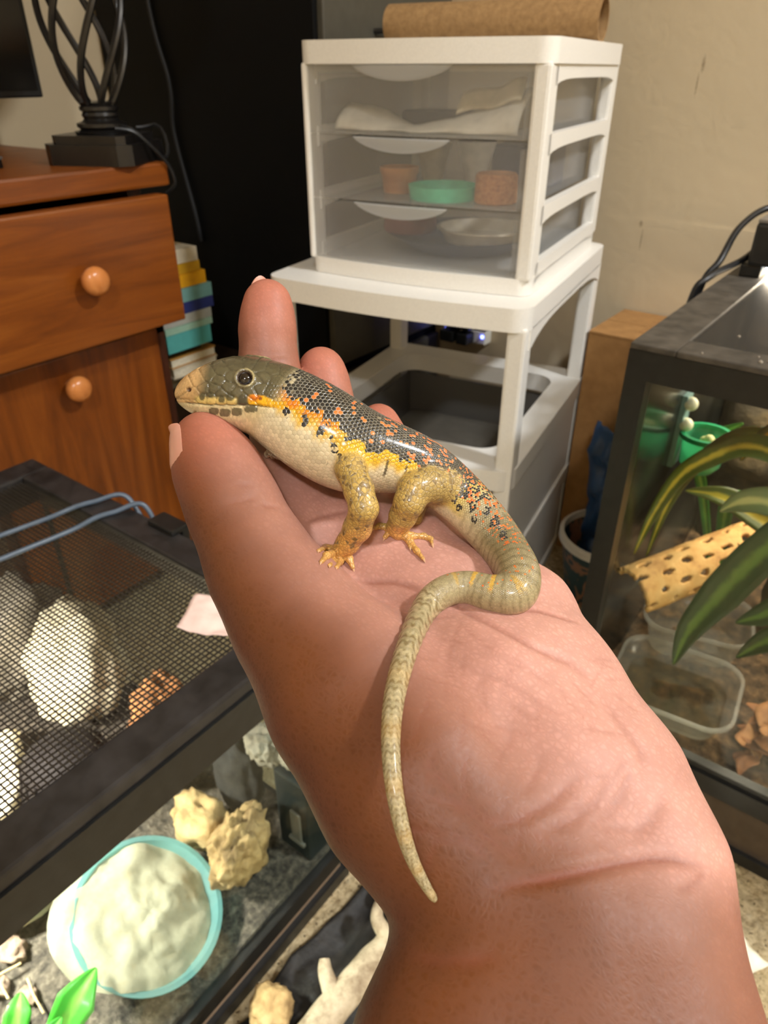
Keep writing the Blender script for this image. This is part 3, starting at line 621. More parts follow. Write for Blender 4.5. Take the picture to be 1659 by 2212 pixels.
def dome_lamp():
    r = empty('dome_lamp', (-0.60, -0.03, 0.396)); tag(r, 'metal dome heat lamp standing on the screen lid, switched on', 'lamp')
    MB().lathe([(0.105, 0.0), (0.108, 0.0), (0.104, 0.05), (0.07, 0.10), (0.035, 0.125), (0.03, 0.18), (0.001, 0.185)], 40, caps=False).build('shade', mat_plain('dome_metal', srgb(60, 60, 62), 0.35, metal=0.6), r, smooth=True)
    t = NT('heat_bulb'); t.p(Base_Color=(1, 1, 1), Emission_Color=(1.0, 0.93, 0.80), Emission_Strength=20); bm = bmesh.new(); bmesh.ops.create_uvsphere(bm, u_segments=20, v_segments=12, radius=0.035); MB().bm(bm).build('bulb', t.m, r, smooth=True, loc=(0, 0, 0.075))
    ld = bpy.data.lights.new('heat_lamp', 'SPOT'); ld.energy = LEFT_WATT; ld.color = (1.0, 0.95, 0.84); ld.spot_size = math.radians(140); ld.spot_blend = 0.9; ld.shadow_soft_size = 0.04
    lo = bpy.data.objects.new('heat_lamp', ld); link(lo, r); lo.location = (0, 0, 0.035)
    lo.rotation_euler = Vector((-0.02, 0.20, -0.4)).to_track_quat('-Z', 'Y').to_euler()
    return r
LEFT_WATT = 110.0
heat_lamp = dome_lamp()
# cords lying over the screen
cm = mat_plain('cord_blue_grey', srgb(86, 100, 116), 0.3)
for pts, lab in (([(-0.345, 0.376, 0.003), (-0.345, 0.372, 0.30), (-0.365, 0.370, 0.360), (-0.45, 0.370, 0.362), (-0.585, 0.370, 0.362), (-0.612, 0.373, 0.372), (-0.640, 0.372, 0.3985), (-0.656, 0.345, 0.3980), (-0.664, 0.326, 0.3972), (-0.674, 0.300, 0.3925), (-0.684, 0.25, 0.3917), (-0.70, 0.14, 0.3915), (-0.70, 0.09, 0.3915), (-0.66, 0.03, 0.50)], 'upper of two blue grey cords lying over the screen lid'),
                 ([(-0.355, 0.376, 0.003), (-0.355, 0.372, 0.29), (-0.375, 0.370, 0.350), (-0.45, 0.370, 0.354), (-0.56, 0.370, 0.355), (-0.587, 0.373, 0.370), (-0.608, 0.372, 0.3985), (-0.620, 0.345, 0.3980), (-0.627, 0.326, 0.3972), (-0.633, 0.300, 0.3925), (-0.642, 0.24, 0.3917), (-0.655, 0.14, 0.3915), (-0.66, 0.10, 0.3915), (-0.63, 0.03, 0.50)], 'lower of two blue grey cords lying over the screen lid')):
    q = heat_lamp.location; o = MB().tube([(x - q.x, y - q.y, z - q.z) for x, y, z in catmull_pts(pts, 10)], 0.0028, 8).build('cord', cm, heat_lamp, smooth=True, angle=None); tag(o, lab)

crumple('paper_scrap', -0.408, 0.296, 0.3890, 0.052, 0.038, 0.008, mat_plain('pink_paper', srgb(236, 206, 196), 0.8), 'pale pink paper scrap lying on the screen lid', 'paper', 11, n=14, th=0.0006, rot=(0, 0, 0.5))

CREAM = mat_noise('cream_stone', [(0.3, srgb(176, 160, 124)), (0.5, srgb(222, 212, 182)), (0.8, srgb(238, 232, 210))], 22, 0.85, 0.35, 0.006)
GREYS = mat_noise('grey_stone', [(0.3, srgb(104, 98, 88)), (0.55, srgb(150, 142, 126)), (0.8, srgb(178, 168, 150))], 30, 0.85, 0.4, 0.006)
TAN = mat_noise('tan_stone', [(0.28, srgb(96, 72, 42)), (0.5, srgb(178, 148, 100)), (0.8, srgb(206, 180, 134))], 26, 0.8, 0.6, 0.008)
BROWNW = mat_noise('brown_wood', [(0.3, srgb(90, 56, 30)), (0.55, srgb(160, 108, 62)), (0.8, srgb(190, 138, 88))], 40, 0.85, 0.6, 0.005)
boulder_a = rock('boulder', (-0.69, 0.290, 0.185), 0.062, 0.055, 0.085, CREAM, 4, 'large cream boulder against the back of the low terrarium', 'rock', 0.25, 1.3)
boulder_b = rock('boulder', (-0.778, 0.26, 0.17), 0.022, 0.07, 0.09, GREYS, 9, 'weathered grey boulder left of the cream one in the low terrarium', 'rock', 0.35, 1.8)
log_a = rock('pitted_log', (-0.543, 0.302, 0.155), 0.045, 0.036, 0.080, BROWNW, 6, 'brown pitted wood chunk beside the cream boulder in the low terrarium', 'wood', 0.2, 1.6, 5, holes=3.2)
stone_a = rock('white_stone', (-0.675, 0.128, 0.098), 0.064, 0.070, 0.035, CREAM, 14, 'flat white stone glaring under the heat lamp', 'rock', 0.2, 1.5)
stone_b = rock('white_stone', (-0.548, 0.108, 0.088), 0.043, 0.040, 0.028, CREAM, 17, 'low white stone beside the black ribbed bowl', 'rock', 0.2, 1.5)
stone_c = rock('white_stone', (-0.748, -0.012, 0.10), 0.042, 0.055, 0.04, CREAM, 19, 'rounded white stone by the far glass under the heat lamp', 'rock', 0.22, 1.5)
def ribbed_bowl():
    r = empty('ribbed_bowl', (-0.590, 0.205, 0.10)); r.scale = (0.80, 0.80, 0.92); tag(r, 'upturned black ribbed bowl used as a hide in the low terrarium', 'bowl')
    m = mat_plain('bowl_black', srgb(30, 26, 25), 0.75, vary=0.1, spec=0.2); MB().lathe([(0.062, 0.0), (0.064, 0.0), (0.060, 0.06), (0.052, 0.09), (0.035, 0.105), (0.001, 0.108)], 40, caps=False).build('shell', m, r, smooth=True)
    for k in range(20):
        a = 2 * math.pi * k / 20; MB().tube([(0.0645 * math.cos(a), 0.0645 * math.sin(a), 0.002), (0.0610 * math.cos(a), 0.0610 * math.sin(a), 0.06), (0.0535 * math.cos(a), 0.0535 * math.sin(a), 0.089)], 0.0022, 6).build('rib', m, r, smooth=True)
    return r
hide_bowl = ribbed_bowl()
def teal_bowl():
    r = empty('food_bowl', (-0.425, 0.162, 0.086)); r.scale = (0.92, 0.92, 0.92); r.rotation_euler = (math.radians(-6), math.radians(26), 0.15); tag(r, 'translucent teal bowl heaped with pale clay against the terrarium glass', 'bowl')
    tm = mat_frost('teal_plastic', (0.55, 0.85, 0.86), 0.35, (0.30, 0.58, 0.58))
    MB().lathe([(0.001, 0.0), (0.055, 0.0), (0.066, 0.012), (0.075, 0.036), (0.078, 0.040), (0.078, 0.043), (0.073, 0.043), (0.069, 0.036), (0.060, 0.012), (0.05, 0.003), (0.001, 0.003)], 56).build('bowl', tm, r, smooth=True, angle=50)
    n, k = 22, 48; vs = [(0, 0, 0.046)]
    for i in range(1, n + 1):
        for j in range(k):
            a = 2 * math.pi * j / k; rr = 0.0715 * i / n * (1 + 0.36 * max(0, math.cos(a - 4.0)) ** 2 * (i / n) ** 2)
            x, y = rr * math.cos(a), rr * math.sin(a); z = 0.040 + 0.007 * (1 - (i / n) ** 2) + 0.007 * mnoise.fractal(Vector((x * 26, y * 26, 3)), 0.9, 2, 4) - (0.010 * max(0, math.cos(a - 0.9)) * (i / n) ** 2)
            vs.append((x, y, z))
    fs = [(0, 1 + j, 1 + (j + 1) % k) for j in range(k)] + [(1 + (i - 1) * k + j, 1 + i * k + j, 1 + i * k + (j + 1) % k, 1 + (i - 1) * k + (j + 1) % k) for i in range(1, n) for j in range(k)]
    cl = mat_noise('pale_clay', [(0.25, srgb(150, 140, 112)), (0.45, srgb(154, 150, 128)), (0.8, srgb(172, 168, 146))], 60, 0.8, 0.3, 0.003)
    MB().add(vs, fs).build('clay', cl, r, smooth=True, angle=None)
    return r
clay_bowl = teal_bowl()
tan_a = rock('tan_rock', (-0.377, 0.258, 0.100), 0.026, 0.035, 0.068, TAN, 21, 'tan furrowed rock beside the teal bowl', 'rock', 0.30, 2.0, 5, rot=(0.2, 0.25, 0.3))
tan_b = rock('tan_rock', (-0.450, 0.266, 0.095), 0.034, 0.024, 0.034, TAN, 24, 'low brown rock behind the teal bowl', 'rock', 0.3, 1.8)
dark_a = rock('dark_hide', (-0.450, 0.325, 0.13), 0.034, 0.022, 0.06, mat_noise('dark_stone', [(0.3, srgb(26, 25, 24)), (0.7, srgb(58, 56, 52))], 30, 0.8, 0.4), 27, 'dark smooth stone behind the teal bowl', 'rock', 0.2, 1.3)
skull_a = rock('skull_stone', (-0.402, 0.328, 0.165), 0.022, 0.018, 0.022, GREYS, 31, 'grey hollowed stone perched beside the dark stone', 'rock', 0.35, 2.2, 5, holes=2.0)
skull_b = rock('skull_stone', (-0.362, 0.331, 0.215), 0.018, 0.016, 0.018, GREYS, 33, 'pale grey stone topmost by the rim corner', 'rock', 0.35, 2.0)
def filter_box():
    r = empty('filter_box', (-0.36, 0.335, 0.07)); tag(r, 'small dark box with grey clip in the corner of the low terrarium', 'box')
    MB().box(-0.022, 0.022, -0.018, 0.018, 0, 0.12, 0.003).build('body', mat_plain('dark_green', srgb(34, 40, 40), 0.45), r)
    MB().box(0.0, 0.014, -0.0215, -0.018, 0.03, 0.075, 0.002).build('clip', mat_plain('clip_grey', srgb(110, 108, 100), 0.5), r); MB().box(-0.004, 0.018, -0.0225, -0.018, 0.025, 0.031, 0.002).build('clip_foot', mat_plain('clip_grey2', srgb(110, 108, 100), 0.5), r)
    return r
filter_a = filter_box()
for q in (boulder_a, boulder_b, log_a, stone_a, stone_b, stone_c, tan_a, tan_b, dark_a): settle(q, [soil_bed], 0.005)
for q in (hide_bowl, clay_bowl, filter_a): settle(q, [soil_bed], 0.003)
settle(skull_a, [soil_bed, dark_a, filter_a, tan_a], 0.001); settle(skull_b, [filter_a, skull_a], 0.001)
STRAW = mat_plain('straw', srgb(190, 166, 120), 0.7)
straws = []
for i in range(16):
    x = random.uniform(-0.52, -0.36); y = random.uniform(0.015, 0.075); a = random.uniform(0, 3.14); L = random.uniform(0.012, 0.028)
    o = MB().tube([(-L, 0, 0), (0, 0.001, 0.002), (L, 0, 0)], 0.0011, 6).build('straw', STRAW, None, smooth=True, loc=(x, y, 0.081 + 0.006 * random.random()), rot=(0, 0, a)); tag(o, 'dry straw scrap lying on the soil of the low terrarium', 'straw', 'straw scraps on the soil'); straws.append(o)
chips = []
for i, (x, y, s) in enumerate(((-0.505, 0.075, 0.016), (-0.485, 0.05, 0.012), (-0.455, 0.062, 0.01))):
    chips.append(rock('bark_chip', (x, y, 0.086), s, s * 0.7, s * 0.6, mat_noise('bark', [(0.3, srgb(90, 66, 50)), (0.7, srgb(186, 160, 140))], 60, 0.85), 41 + i, 'brown bark chip on the soil in the low terrarium', 'bark', 0.4, 2, 3, group='bark chips on the soil')); settle(chips[-1], [soil_bed], 0.002)
for i, q in enumerate(straws): settle(q, [soil_bed, stone_b] + chips + straws[:i], 0.0006)
def seedling():
    r = empty('seedling', (-0.40, 0.035, 0.075)); tag(r, 'bright green leafy plant inside the low terrarium by the glass', 'plant')
    m = mat_leaf('bright_leaf', srgb(76, 190, 60), srgb(140, 216, 90))
    for path, w in (([(0.0, 0.0, 0.0), (0.012, 0.02, 0.03), (0.012, 0.045, 0.052), (0.005, 0.07, 0.056)], [.003, .012, .017, .001]), ([(0, 0, 0), (0.01, 0.0, 0.03), (0.02, 0.012, 0.055), (0.018, 0.03, 0.06)], [.003, .01, .012, .001]), ([(0, 0, 0), (-0.01, -0.005, 0.03), (-0.02, 0.01, 0.05), (-0.03, 0.02, 0.055)], [.003, .009, .011, .001]), ([(0, 0, 0), (0.02, -0.02, 0.03), (0.03, -0.03, 0.055), (0.03, -0.05, 0.06)], [.003, .012, .014, .001])):
        leaf(path, w, m, 'leaf', r, (0.6, 0, 0.8))
seedling()

# ================================================================== right terrarium
RX0, RX1, RY0, RY1, RZ = -0.205, 0.70, 0.650, 1.16, 0.580
SIDEP = mat_plain('blacked_side', srgb(30, 30, 28), 0.18, vary=0.3, scale=14)
def right_tank():
    ox, oy = (RX0 + RX1) / 2, (RY0 + RY1) / 2; hx, hy = (RX1 - RX0) / 2, (RY1 - RY0) / 2
    r = empty('terrarium', (ox, oy, 0)); tag(r, 'tall black framed terrarium with leafy plants beside the cardboard box', 'terrarium')
    def rect(d): return [(-hx + d, -hy + d), (hx - d, -hy + d), (hx - d, hy - d), (-hx + d, hy - d)]
    MB().ring(rect(0), rect(0.022), 0.552, RZ).build('top_rim', BLACK, r)
    MB().ring(rect(0), rect(0.022), 0.0, 0.018).build('bottom_rim', BLACK, r)
    for x in (-1, 1):
        for y in (-1, 1): MB().box(x * hx - (0.021 if x > 0 else 0), x * hx + (0 if x > 0 else 0.021), y * hy - (0.02 if y > 0 else 0), y * hy + (0 if y > 0 else 0.02), 0.018, 0.552).build('post', BLACK, r)
    MB().box(-hx + 0.021, hx - 0.021, -hy, -hy + 0.018, 0.086, 0.112).build('door_rail', BLACK, r); MB().box(-hx + 0.021, hx - 0.021, -hy + 0.004, -hy + 0.016, 0.112, 0.121).build('door_track', BLACK, r)
    MB().box(-hx + 0.021, hx - 0.021, -hy + 0.006, -hy + 0.012, 0.016, 0.088).build('lower_pane', mat_plain('smoked_pane', srgb(74, 62, 50), 0.15), r)
    MB().box(-hx + 0.019, hx - 0.019, -hy + 0.009, -hy + 0.014, 0.118, 0.555).build('door_pane', GLASS, r)
    for x in (-1, 1): MB().box(x * (hx - 0.008) - 0.0025, x * (hx - 0.008) + 0.0025, -hy + 0.018, hy - 0.018, 0.018, 0.555).build('side_panel', SIDEP, r)
    back = mat_noise('bark_backdrop', [(0.30, srgb(26, 22, 18)), (0.5, srgb(62, 52, 38)), (0.66, srgb(104, 86, 58)), (0.85, srgb(136, 114, 78))], 9, 0.9, 0.8, 0.02, 8)
    n, m = 40, 26; vs = [(-hx + 0.02 + (2 * hx - 0.04) * i / n, hy - 0.03 - 0.045 * abs(mnoise.fractal(Vector((i * 0.23, j * 0.25, 5)), 0.9, 2, 4)), 0.110 + 0.44 * j / m) for i in range(n + 1) for j in range(m + 1)]
    fs = [(i * (m + 1) + j, (i + 1) * (m + 1) + j, (i + 1) * (m + 1) + j + 1, i * (m + 1) + j + 1) for i in range(n) for j in range(m)]
    o = MB().add(vs, fs).build('backdrop', back, r, smooth=True, angle=None); s = o.modifiers.new('thickness', 'SOLIDIFY'); s.thickness = -0.012
    f = lambda x, y: 0.112 + 0.016 * mnoise.fractal(Vector((x * 10, y * 10, 8)), 0.9, 2, 3) + 0.004 * mnoise.noise(Vector((x * 60, y * 60, 2))) + 0.05 * max(0, y + 0.05)
    mulch = mat_noise('mulch', [(0.32, srgb(38, 28, 20)), (0.52, srgb(92, 70, 50)), (0.7, srgb(138, 106, 74)), (0.85, srgb(160, 128, 94))], 60, 0.95, 0.9, 0.008, 8)
    h = heap('mulch', -hx + 0.011, hx - 0.011, -hy + 0.0205, hy - 0.021, 0.018, f, mulch, None, 80, 50); h.location = (ox, oy, 0); tag(h, 'brown mulch covering the floor of the tall terrarium', 'mulch', kind='stuff'); return h
mulch_bed = right_tank()
def right_lid():
    ox, oy = (RX0 + RX1) / 2, (RY0 + RY1) / 2; hx, hy = (RX1 - RX0) / 2, (RY1 - RY0) / 2
    r = empty('screen_lid', (ox, oy, RZ)); tag(r, 'dusty black screen lid on the tall terrarium', 'lid')
    fm = mat_plain('dusty_frame', srgb(70, 65, 58), 0.55, vary=0.2, scale=60, bump=0.1)
    for b in ((-hx, -hx + 0.042, -hy, hy), (hx - 0.042, hx, -hy, hy), (-hx + 0.042, hx - 0.042, -hy, -hy + 0.038), (-hx + 0.042, hx - 0.042, hy - 0.03, hy)): MB().box(*b, 0, 0.006, 0.0015).build('rail', fm, r)
    t = NT('fine_screen'); tr = t.n('ShaderNodeBsdfTransparent'); mx = t.n('ShaderNodeMixShader'); mx.inputs[0].default_value = 0.55; t.p(Base_Color=srgb(52, 50, 46), Roughness=0.6)
    t.set(mx.inputs[1], tr.outputs[0]); t.set(mx.inputs[2], t.b.outputs[0]); t.set(t.out.inputs[0], mx.outputs[0])
    MB().box(-hx + 0.04, hx - 0.04, -hy + 0.036, hy - 0.028, 0.002, 0.003).build('wire_screen', t.m, r)
    for i in range(9):
        x, y = random.uniform(-hx + 0.03, -hx + 0.22), random.uniform(-hy + 0.004, -hy + 0.03) if i < 6 else random.uniform(-hy + 0.05, -hy + 0.2)
        bm = bmesh.new(); bmesh.ops.create_icosphere(bm, subdivisions=1, radius=random.uniform(0.0010, 0.0022)); MB().bm(bm).build('grit', mat_plain('grit', srgb(150, 140, 124), 0.9), r, loc=(x, y, 0.0065 if i < 6 else 0.0035))
right_lid()
def hood():
    r = empty('lamp_hood', (0.02, 1.03, RZ + 0.006)); tag(r, 'black light hood with a glowing strip on the tall terrarium lid', 'lamp')
    MB().box(-0.205, 0.45, -0.065, 0.065, 0.014, 0.062, 0.004).build('housing', BLACK, r)
    MB().box(-0.204, 0.45, -0.064, 0.064, 0.062, 0.066, 0.001).build('top_plate', mat_plain('hood_grey', srgb(120, 114, 106), 0.4), r)
    for x in (-0.20, 0.44): MB().box(x - 0.012, x + 0.012, -0.06, 0.06, 0.0, 0.014, 0.002).build('foot', BLACK, r)
    t = NT('light_tube'); t.p(Base_Color=(1, 1, 1), Emission_Color=(0.82, 0.95, 1.0), Emission_Strength=3.0)
    MB().box(-0.185, 0.43, -0.058, 0.03, 0.006, 0.013, 0.002).build('light_tube', t.m, r)
    ld = bpy.data.lights.new('hood_lamp', 'AREA'); ld.shape = 'RECTANGLE'; ld.size = 0.6; ld.size_y = 0.08; ld.energy = RIGHT_WATT; ld.color = (1.0, 0.84, 0.62)
    lo = bpy.data.objects.new('hood_lamp', ld); link(lo, r); lo.location = (0.12, -0.01, 0.004)
    return r
RIGHT_WATT = 30.0
hood_lamp = hood()
for pts, lab in (([(-0.226, 0.93, 0.45), (-0.224, 0.935, 0.57), (-0.212, 0.95, 0.605), (-0.21, 1.0, 0.635), (-0.195, 1.05, 0.652), (-0.165, 1.05, 0.652), (-0.14, 1.03, 0.645)], 'thin looping black cord of the light hood'), ([(-0.226, 0.90, 0.45), (-0.224, 0.905, 0.565), (-0.212, 0.92, 0.592), (-0.19, 0.99, 0.606), (-0.172, 1.045, 0.64), (-0.12, 1.09, 0.68), (-0.03, 1.20, 0.76), (0.05, 1.29, 0.80)], 'thick black cord rising from the light hood to the wall')):
    q = hood_lamp.location; o = MB().tube([(x - q.x, y - q.y, z - q.z) for x, y, z in catmull_pts(pts, 8)], 0.004, 8).build('cord', CORD, hood_lamp, smooth=True, angle=None); tag(o, lab)
# furnishings of the right terrarium
def cholla():
    m = mat_noise('cholla_wood', [(0.25, srgb(150, 94, 44)), (0.5, srgb(222, 168, 100)), (0.8, srgb(238, 196, 134))], 34, 0.75, 0.4, 0.003)
    a = Vector((-0.1705, 0.722, 0.268)); b = Vector((-0.020, 0.960, 0.309)); d = (b - a); L = d.length
    n, k = 120, 60; R = 0.030; rng = random.Random(3); hs = []
    for row in range(5):
        for q in range(9): hs.append((0.03 + q * 0.105 + (row % 2) * 0.05 + rng.uniform(-.012, .012), -1.25 + row * 0.62 + rng.uniform(-.1, .1), rng.uniform(0.016, 0.034), rng.uniform(0.10, 0.17)))
    grid = {}; vs = []; fs = []; keep = []
    for i in range(n + 1):
        u = i / n
        for j in range(k + 1):
            th = -1.75 + 3.5 * j / k; rr = R * (1 + 0.05 * mnoise.noise(Vector((u * 9, th * 2, 4))))
            vs.append((u * L + 0.004 * mnoise.noise(Vector((th * 3, 0, i < n / 2))), rr * math.sin(th) * 1.05, rr * math.cos(th) * 0.8))
    def hole(u, th): return any(((u - hu) / hw) ** 2 + ((th - ht) / hh) ** 2 < 1 for hu, ht, hw, hh in hs)
    for i in range(n):
        for j in range(k):
            if hole((i + .5) / n, -1.75 + 3.5 * (j + .5) / k): continue
            fs.append((i * (k + 1) + j, (i + 1) * (k + 1) + j, (i + 1) * (k + 1) + j + 1, i * (k + 1) + j + 1))
    o = MB().add(vs, fs).build('cholla_log', m, None, smooth=True, angle=None, loc=a)
    X = d.normalized(); Yv = Vector((0, 0, 1)).cross(X).normalized(); Zv = X.cross(Yv); M = Matrix((X, Yv, Zv)).transposed()
    o.rotation_euler = (M @ Matrix.Rotation(0.35, 3, 'X')).to_euler(); s = o.modifiers.new('thickness', 'SOLIDIFY'); s.thickness = 0.006; s.offset = -1
    tag(o, 'tan hollow cholla log pierced by rows of holes in the tall terrarium', 'wood')
cholla()
def log_rest():
    return rock('cork_round', (-0.018, 0.972, 0.19), 0.042, 0.040, 0.106, mat_noise('dark_cork', [(0.3, srgb(30, 24, 18)), (0.7, srgb(82, 66, 46))], 30, 0.9), 52, 'dark cork stump under the cholla log', 'cork', 0.25, 1.6)
stump = log_rest()
settle(stump, [mulch_bed], 0.010)
CLEAR = mat_frost('clear_plastic', (0.95, 0.95, 0.93), 0.90, (0.85, 0.82, 0.78))
CLEARR = mat_frost('clear_rim', (0.95, 0.94, 0.92), 0.75, (0.8, 0.77, 0.72))
def tub(cx, cy, z, sx, sy, h, rz, label, water):
    r = empty('plastic_tub', (cx, cy, z), rz); tag(r, label, 'tub', 'clear plastic tubs in the tall terrarium')
    lo = rrect(-sx * 0.82, sx * 0.82, -sy * 0.82, sy * 0.82, 0.025); hi = rrect(-sx, sx, -sy, sy, 0.03); n = len(lo); lip = rrect(-sx - 0.004, sx + 0.004, -sy - 0.004, sy + 0.004, 0.033)
    b = MB(); vs = [(x, y, 0.0) for x, y in lo] + [(x, y, h) for x, y in hi]
    b.add(vs, [(i, (i + 1) % n, n + (i + 1) % n, n + i) for i in range(n)] + [tuple(range(n))[::-1]]); o = b.build('wall', CLEAR, r, smooth=True, angle=50); s = o.modifiers.new('thickness', 'SOLIDIFY'); s.thickness = 0.001
    MB().ring(lip, hi, h - 0.002, h + 0.002).build('rim', CLEARR, r, smooth=True, angle=50)
    if water:
        MB().prism(rrect(-sx * 0.86, sx * 0.86, -sy * 0.86, sy * 0.86, 0.026), h * 0.25, h * 0.3).build('water', mat_glass('water', (0.86, 0.84, 0.78), 0.05), r)
    return settle(r, [mulch_bed], 0.004)
tub(-0.098, 0.735, 0.118, 0.070, 0.062, 0.035, 0.1, 'clear rounded plastic tub of water before the cholla log', True)
tub(-0.112, 0.862, 0.134, 0.066, 0.052, 0.05, 0.25, 'second clear plastic tub under the cholla log', False)
LEAFL = [mat_noise('dry_leaf_a', [(0.3, srgb(132, 84, 46)), (0.7, srgb(188, 132, 82))], 50, 0.75, 0.3, 0.002), mat_noise('dry_leaf_b', [(0.3, srgb(110, 66, 36)), (0.7, srgb(166, 108, 62))], 50, 0.75, 0.3, 0.002)]
def plant(name, loc, label, leaves, mat):
    r = empty(name, loc); tag(r, label, 'plant')
    for path, w, nn in leaves: leaf([tuple(np.array(p) - np.array(loc)) for p in path], w, mat, 'leaf', r, nn)
VAR = mat_leaf('variegated_leaf', srgb(92, 104, 34), srgb(214, 190, 66)); DKG = mat_leaf('dark_leaf', srgb(46, 70, 34), srgb(92, 122, 52)); GRN = mat_leaf('fresh_leaf', srgb(54, 140, 40), srgb(120, 190, 70)); SIL = mat_leaf('silver_leaf', srgb(120, 132, 84), srgb(196, 190, 120))
def S(x, y, d): return tuple(sight(x, y, d))
plant('spider_plant', (0.05, 0.80, 0.100), 'arching strap leaved plant with yellow midribs in the tall terrarium', [
    ([(0.05, 0.80, 0.100), (0.06, 0.77, 0.30), (0.01, 0.75, 0.43), (-0.05, 0.74, 0.467), (-0.078, 0.74, 0.476), (-0.103, 0.74, 0.473), (-0.126, 0.74, 0.455), (-0.153, 0.74, 0.422), (-0.172, 0.742, 0.365), (-0.184, 0.745, 0.303)], [.004, .009, .012, .014, .014, .0135, .012, .009, .006, .001], (0.2, -0.6, 0.75)),
    ([(0.05, 0.80, 0.100), (0.05, 0.81, 0.33), (-0.01, 0.80, 0.44), (-0.069, 0.80, 0.462), (-0.115, 0.80, 0.455), (-0.154, 0.80, 0.405), (-0.172, 0.80, 0.35), (-0.182, 0.80, 0.27)], [.004, .010, .013, .013, .012, .009, .006, .001], (0.2, -0.5, 0.8)),
    ([(0.05, 0.80, 0.100), (0.07, 0.79, 0.27), (0.03, 0.78, 0.345), (-0.015, 0.78, 0.365), (-0.061, 0.78, 0.377), (-0.112, 0.78, 0.391), (-0.152, 0.78, 0.386)], [.004, .010, .016, .02, .02, .013, .001], (0.1, -0.5, 0.85)),
    ([(0.05, 0.80, 0.100), (0.04, 0.79, 0.36), (-0.03, 0.78, 0.47), (-0.071, 0.78, 0.485), (-0.093, 0.78, 0.466), (-0.105, 0.78, 0.44)], [.004, .010, .012, .012, .008, .001], (0.2, -0.5, 0.8))], VAR)
plant('broad_leaf_plant', (0.04, 0.71, 0.100), 'dark broad leaved plant hanging over the water tub', [
    ([(0.04, 0.71, 0.100), (0.05, 0.70, 0.33), (0.01, 0.692, 0.43), (-0.025, 0.69, 0.435), (-0.052, 0.69, 0.388), (-0.074, 0.69, 0.331), (-0.094, 0.69, 0.269), (-0.100, 0.69, 0.213)], [.004, .011, .016, .018, .020, .020, .013, .001], (0.1, -0.9, 0.4)),
    ([(0.04, 0.71, 0.100), (0.05, 0.71, 0.28), (0.02, 0.71, 0.345), (-0.014, 0.71, 0.328), (-0.035, 0.71, 0.305), (-0.054, 0.71, 0.286)], [.004, .011, .014, .015, .011, .001], (0.1, -0.8, 0.6)),
    ([(0.04, 0.71, 0.100), (0.06, 0.74, 0.24), (0.02, 0.75, 0.28), (-0.02, 0.75, 0.25), (-0.045, 0.75, 0.21)], [.004, .012, .016, .014, .001], (0.1, -0.7, 0.6)),
    ([(0.04, 0.71, 0.100), (0.08, 0.69, 0.22), (0.05, 0.68, 0.25), (0.01, 0.675, 0.215)], [.004, .012, .016, .001], (0.1, -0.8, 0.6))], DKG)
plant('pale_leaf_plant', (0.09, 0.76, 0.100), 'plant with silvery pointed leaves above the cholla log', [
    ([(0.09, 0.76, 0.100), (0.09, 0.74, 0.33), (0.03, 0.725, 0.42), (-0.024, 0.72, 0.432), (-0.062, 0.72, 0.432), (-0.086, 0.72, 0.423), (-0.102, 0.72, 0.406)], [.004, .010, .014, .016, .015, .011, .001], (0.1, -0.75, 0.65))], SIL)
plant('sprig', (-0.10, 0.93, 0.128), 'fresh green sprig beside the green feeding cup', [
    ([(-0.10, 0.93, 0.128), (-0.15, 0.915, 0.30), (-0.168, 0.90, 0.367), (-0.163, 0.90, 0.398), (-0.150, 0.90, 0.414), (-0.130, 0.90, 0.433)], [.003, .006, .008, .010, .009, .001], (0.1, -0.95, 0.3)),
    ([(-0.10, 0.93, 0.128), (-0.118, 0.915, 0.26), (-0.122, 0.905, 0.32), (-0.112, 0.90, 0.345)], [.003, .008, .010, .001], (0.1, -0.9, 0.4))], GRN)
lying = []; roots = [(0.05, 0.80), (0.04, 0.71), (0.09, 0.76)]
while len(lying) < 34:
    i = len(lying); x = random.uniform(-0.17, 0.17); y = random.uniform(0.685, 0.81); L = random.uniform(0.022, 0.045); a = random.uniform(0, 6.28)
    if i < 22: x = random.uniform(-0.015, 0.075); y = random.uniform(0.680, 0.765); L = random.uniform(0.018, 0.030)
    if abs(x + 0.098) < 0.072 + L and abs(y - 0.735) < 0.066 + L: continue
    if x < -0.04 + L and y + L > 0.80: continue
    if any(math.hypot(x - u, y - v) < L * 0.95 + 0.005 for u, v in roots): continue
    r = empty('dry_leaf', (x, y, 0.20), a); tag(r, 'curled brown dead leaf on the mulch of the tall terrarium', 'leaf', 'dead leaves on the mulch')
    cu = random.uniform(-.004, .010)
    leaf([(-L, 0, 0), (-L * .3, 0.003, cu), (L * .4, -0.002, cu * .8), (L, 0, 0.002)], [0.001, L * .42, L * .38, 0.001], LEAFL[i % 2], 'blade', r, fold=random.uniform(-.1, .4), k=5)
    V, _ = world_geo([r]); r.location.y += max(0.0, RY0 + 0.0225 - min(v.y for v in V))
    settle(r, [mulch_bed] + lying, 0.0008); lying.append(r)
